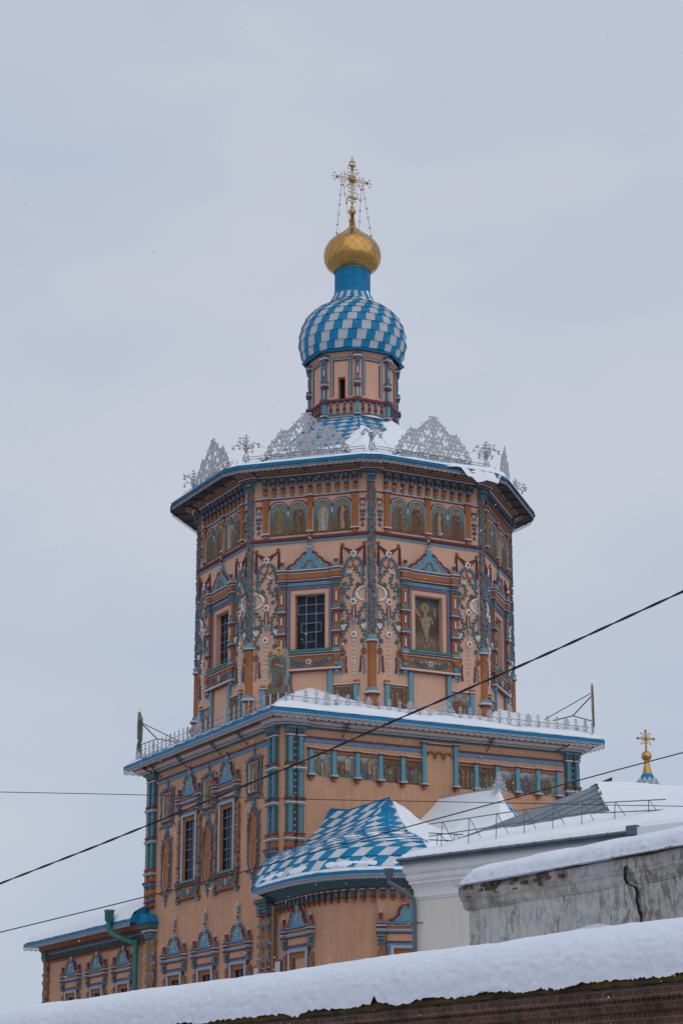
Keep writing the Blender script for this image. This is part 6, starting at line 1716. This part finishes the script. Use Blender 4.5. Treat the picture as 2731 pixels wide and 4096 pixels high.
def snB(u, v):
    x = LEN*u; n1, n2, n3, n4 = nz(x, v*2, 1, .35), nz(x*1.0, v*3.2, 6, 1.5), nz(x, v*8, 2, 5.), nz(x, v*14, 4, 13.)
    t = v*pi; xs = x-39.                                       # 0 at the right edge of the photo
    H = .66+.04*n1
    o = -.62+.80*cos(t)*(1+.02*n1); z = ZT-.0+H*max(0, sin(t))**.72+.012*n2+.008*n3
    d = max(0, 1-v/.06)
    z += -.10*d*max(0, n2+.15)-.05*d*abs(n3)-.045*d*abs(n4)*1.2; o += .012*n3*(v < .3)
    g = abs(x-33.07)                                             # a notch in the snow edge
    if g < .09 and v < .12: z += .11*(1-g/.09)*(1-v/.12)
    return (x, o, z)
nv = 56
ids_v = [((j/nv)**1.5) for j in range(nv+1)]
mb.grid(lambda u, v: snB(u, v**1.5), 1500, nv, 'snow'); mb.poly([snB(1, (j/nv)**1.5) for j in range(nv+1)], 'snow'); mb.poly([snB(0, (j/nv)**1.5) for j in range(nv+1)], 'snow')
so = obj('snow_bank', mb, None, tuple(org), rzW); tag(so, 'broad smooth snow bank heaped along the top of the foreground brick wall', 'snow', kind='stuff')
# drift of snow against the foot of the ruined wall
obj_drift = MB()
def drift2(u, v):
    x = .35+4.65*u; e = min(1, max(0, (1-u)/.16))**.5; z = 5.16+.05*nz(x, v, 1, .8)+.055*x
    return (x, .03+2.2*v, (z-.8*v)*(.95+.05*e))
obj_drift.grid(drift2, 50, 12, 'snow'); so = obj('snow_drift', obj_drift, None, tuple(R0), rzR); tag(so, 'low snow drift banked against the foot of the cracked grey wall', 'snow', kind='stuff')

# ================================================================== cables
def cable(name, pts, r, label, twist=False, ext=8):
    P_ = [Vector(p) for p in pts]; P_ = [P_[0]+(P_[0]-P_[1]).normalized()*ext]+P_+[P_[-1]+(P_[-1]-P_[-2]).normalized()*ext]
    s_ = smooth([tuple(p) for p in P_], 14 if not twist else 40)
    m_ = MB()
    if twist:
        L_ = 0; A, Bq = [], []
        for i, p in enumerate(s_):
            if i: L_ += (Vector(p)-Vector(s_[i-1])).length
            t = L_*2*pi/.85; d_ = Vector((0, sin(t)*.6, cos(t)))*r*.75
            A.append((p[0]+d_.x, -(p[1]+d_.y), p[2]+d_.z)); Bq.append((p[0]-d_.x, -(p[1]-d_.y), p[2]-d_.z))
        m_.tube(A, r*.8, 'cable', 6); m_.tube(Bq, r*.8, 'cable', 6)
    else: m_.tube([(p[0], -p[1], p[2]) for p in s_], r, 'cable', 6)
    m_ = m_.mesh(name, P_[0]); o = obj(name, m_, None, tuple(P_[0])); return tag(o, label, 'cable', 'overhead cables')
cable('overhead_cable', [(-4.84, 30.0, 3.53), (-3.01, 28.59, 4.0), (-.59, 26.54, 4.63), (.54, 25.48, 4.94), (2.24, 23.73, 5.37), (3.7, 22.0, 5.73)], .0105, 'thick twisted black cable rising steeply to the right edge', True)
cable('overhead_cable', [(-5.45, 34.0, 3.23), (-3.05, 33.14, 3.7), (-1.49, 32.56, 4.02), (1.55, 31.39, 4.69), (3.96, 30.41, 5.21), (4.93, 30.0, 5.41)], .009, 'thin dark cable running from lower left across the chequered apse roof')
cable('overhead_cable', [(-8.17, 50.0, 8.06), (-5.22, 49.3, 7.89), (-1.28, 48.32, 7.63), (2.45, 47.36, 7.41), (6.0, 46.41, 7.19), (7.5, 46.0, 7.1)], .009, 'finest dark wire, nearly level, dropping slightly to the right')

# ================================================================== ground, falling snow, sky, light, camera
mb = MB(); n = 48
c0 = mb.add(0, -60, 0)
r1 = [mb.add(3000*cos(2*pi*k/n), -60+3000*sin(2*pi*k/n), 0) for k in range(n)]
for k in range(n): mb.face((c0, r1[k], r1[(k+1) % n]), M['street'])
g = obj('ground', mb, None, (0, 0, GZ)); tag(g, None, None, None, 'structure')
mb = MB(); rnd = random.Random(11)
for k in range(2600):
    y = 6+84*rnd.random()**.8; fx = y*.19; x = rnd.uniform(-fx, fx); z = rnd.uniform(y*.04, y*.58)
    r = rnd.choice((.004, .006, .008, .010))*(.35+y/60)
    P6 = [(x+r, -y, z), (x, -y+r, z), (x-r, -y, z), (x, -y-r, z), (x, -y, z+r), (x, -y, z-r)]; i6 = [mb.add(*p) for p in P6]
    for a_, b_ in ((0, 1), (1, 2), (2, 3), (3, 0)): mb.face((i6[a_], i6[b_], i6[4]), 'flake'); mb.face((i6[b_], i6[a_], i6[5]), 'flake')
g = obj('falling_snow', mb); tag(g, 'small white snowflakes falling through the air before the church', 'snowfall', None, 'stuff')

world = bpy.data.worlds.new('World'); sc.world = world; world.use_nodes = True
N = world.node_tree.nodes; L = world.node_tree.links; N.clear()
SUN_EL, SUN_AZ = 42, 150
sky = N.new('ShaderNodeTexSky'); sky.sky_type = 'NISHITA'; sky.sun_disc = False; sky.sun_elevation = rad(SUN_EL); sky.sun_rotation = rad(SUN_AZ); sky.air_density = 1; sky.dust_density = 2
b1 = N.new('ShaderNodeBackground'); b1.inputs['Strength'].default_value = .06; L.new(sky.outputs[0], b1.inputs['Color'])
tc = N.new('ShaderNodeTexCoord'); mp = N.new('ShaderNodeMapping'); mp.inputs['Scale'].default_value = (1.2, 1.2, 2.6); L.new(tc.outputs['Generated'], mp.inputs['Vector'])
nn = N.new('ShaderNodeTexNoise'); nn.inputs['Scale'].default_value = 2.1; nn.inputs['Detail'].default_value = 4; nn.inputs['Roughness'].default_value = .5; L.new(mp.outputs[0], nn.inputs['Vector'])
cr = N.new('ShaderNodeValToRGB'); cr.color_ramp.elements[0].position = .36; cr.color_ramp.elements[1].position = .62
cr.color_ramp.elements[0].color = (.485, .57, .71, 1); cr.color_ramp.elements[1].color = (.61, .64, .725, 1); L.new(nn.outputs['Fac'], cr.inputs['Fac'])
b2 = N.new('ShaderNodeBackground'); b2.inputs['Strength'].default_value = 1.0; L.new(cr.outputs['Color'], b2.inputs['Color'])
ms = N.new('ShaderNodeMixShader'); ms.inputs['Fac'].default_value = .9; L.new(b1.outputs[0], ms.inputs[1]); L.new(b2.outputs[0], ms.inputs[2])
out = N.new('ShaderNodeOutputWorld'); L.new(ms.outputs[0], out.inputs['Surface'])
sl = bpy.data.lights.new('sun', 'SUN'); sl.energy = .8; sl.angle = rad(100); sl.color = (1.0, .97, .93)
so = bpy.data.objects.new('sun', sl); col.objects.link(so)
# sun stands behind and to the left of the viewer
az = rad(SUN_AZ); d = Vector((sin(az)*cos(rad(SUN_EL)), cos(az)*cos(rad(SUN_EL)), sin(rad(SUN_EL))))
so.rotation_euler = d.to_track_quat('Z', 'Y').to_euler(); so.location = (-20, -20, 60)

cam = bpy.data.cameras.new('camera'); co = bpy.data.objects.new('camera', cam); col.objects.link(co)
cam.sensor_fit = 'VERTICAL'; cam.sensor_height = 36; cam.lens = 4818.7/2352*36; cam.clip_end = 6000; cam.clip_start = .2
co.location = (0, 0, 0); co.rotation_euler = (pi/2+.2925, 0, 0)
sc.camera = co
sc.view_settings.view_transform = 'Standard'; sc.view_settings.look = 'None'; sc.view_settings.exposure = 0; sc.view_settings.gamma = 1
sc.render.engine = 'CYCLES'
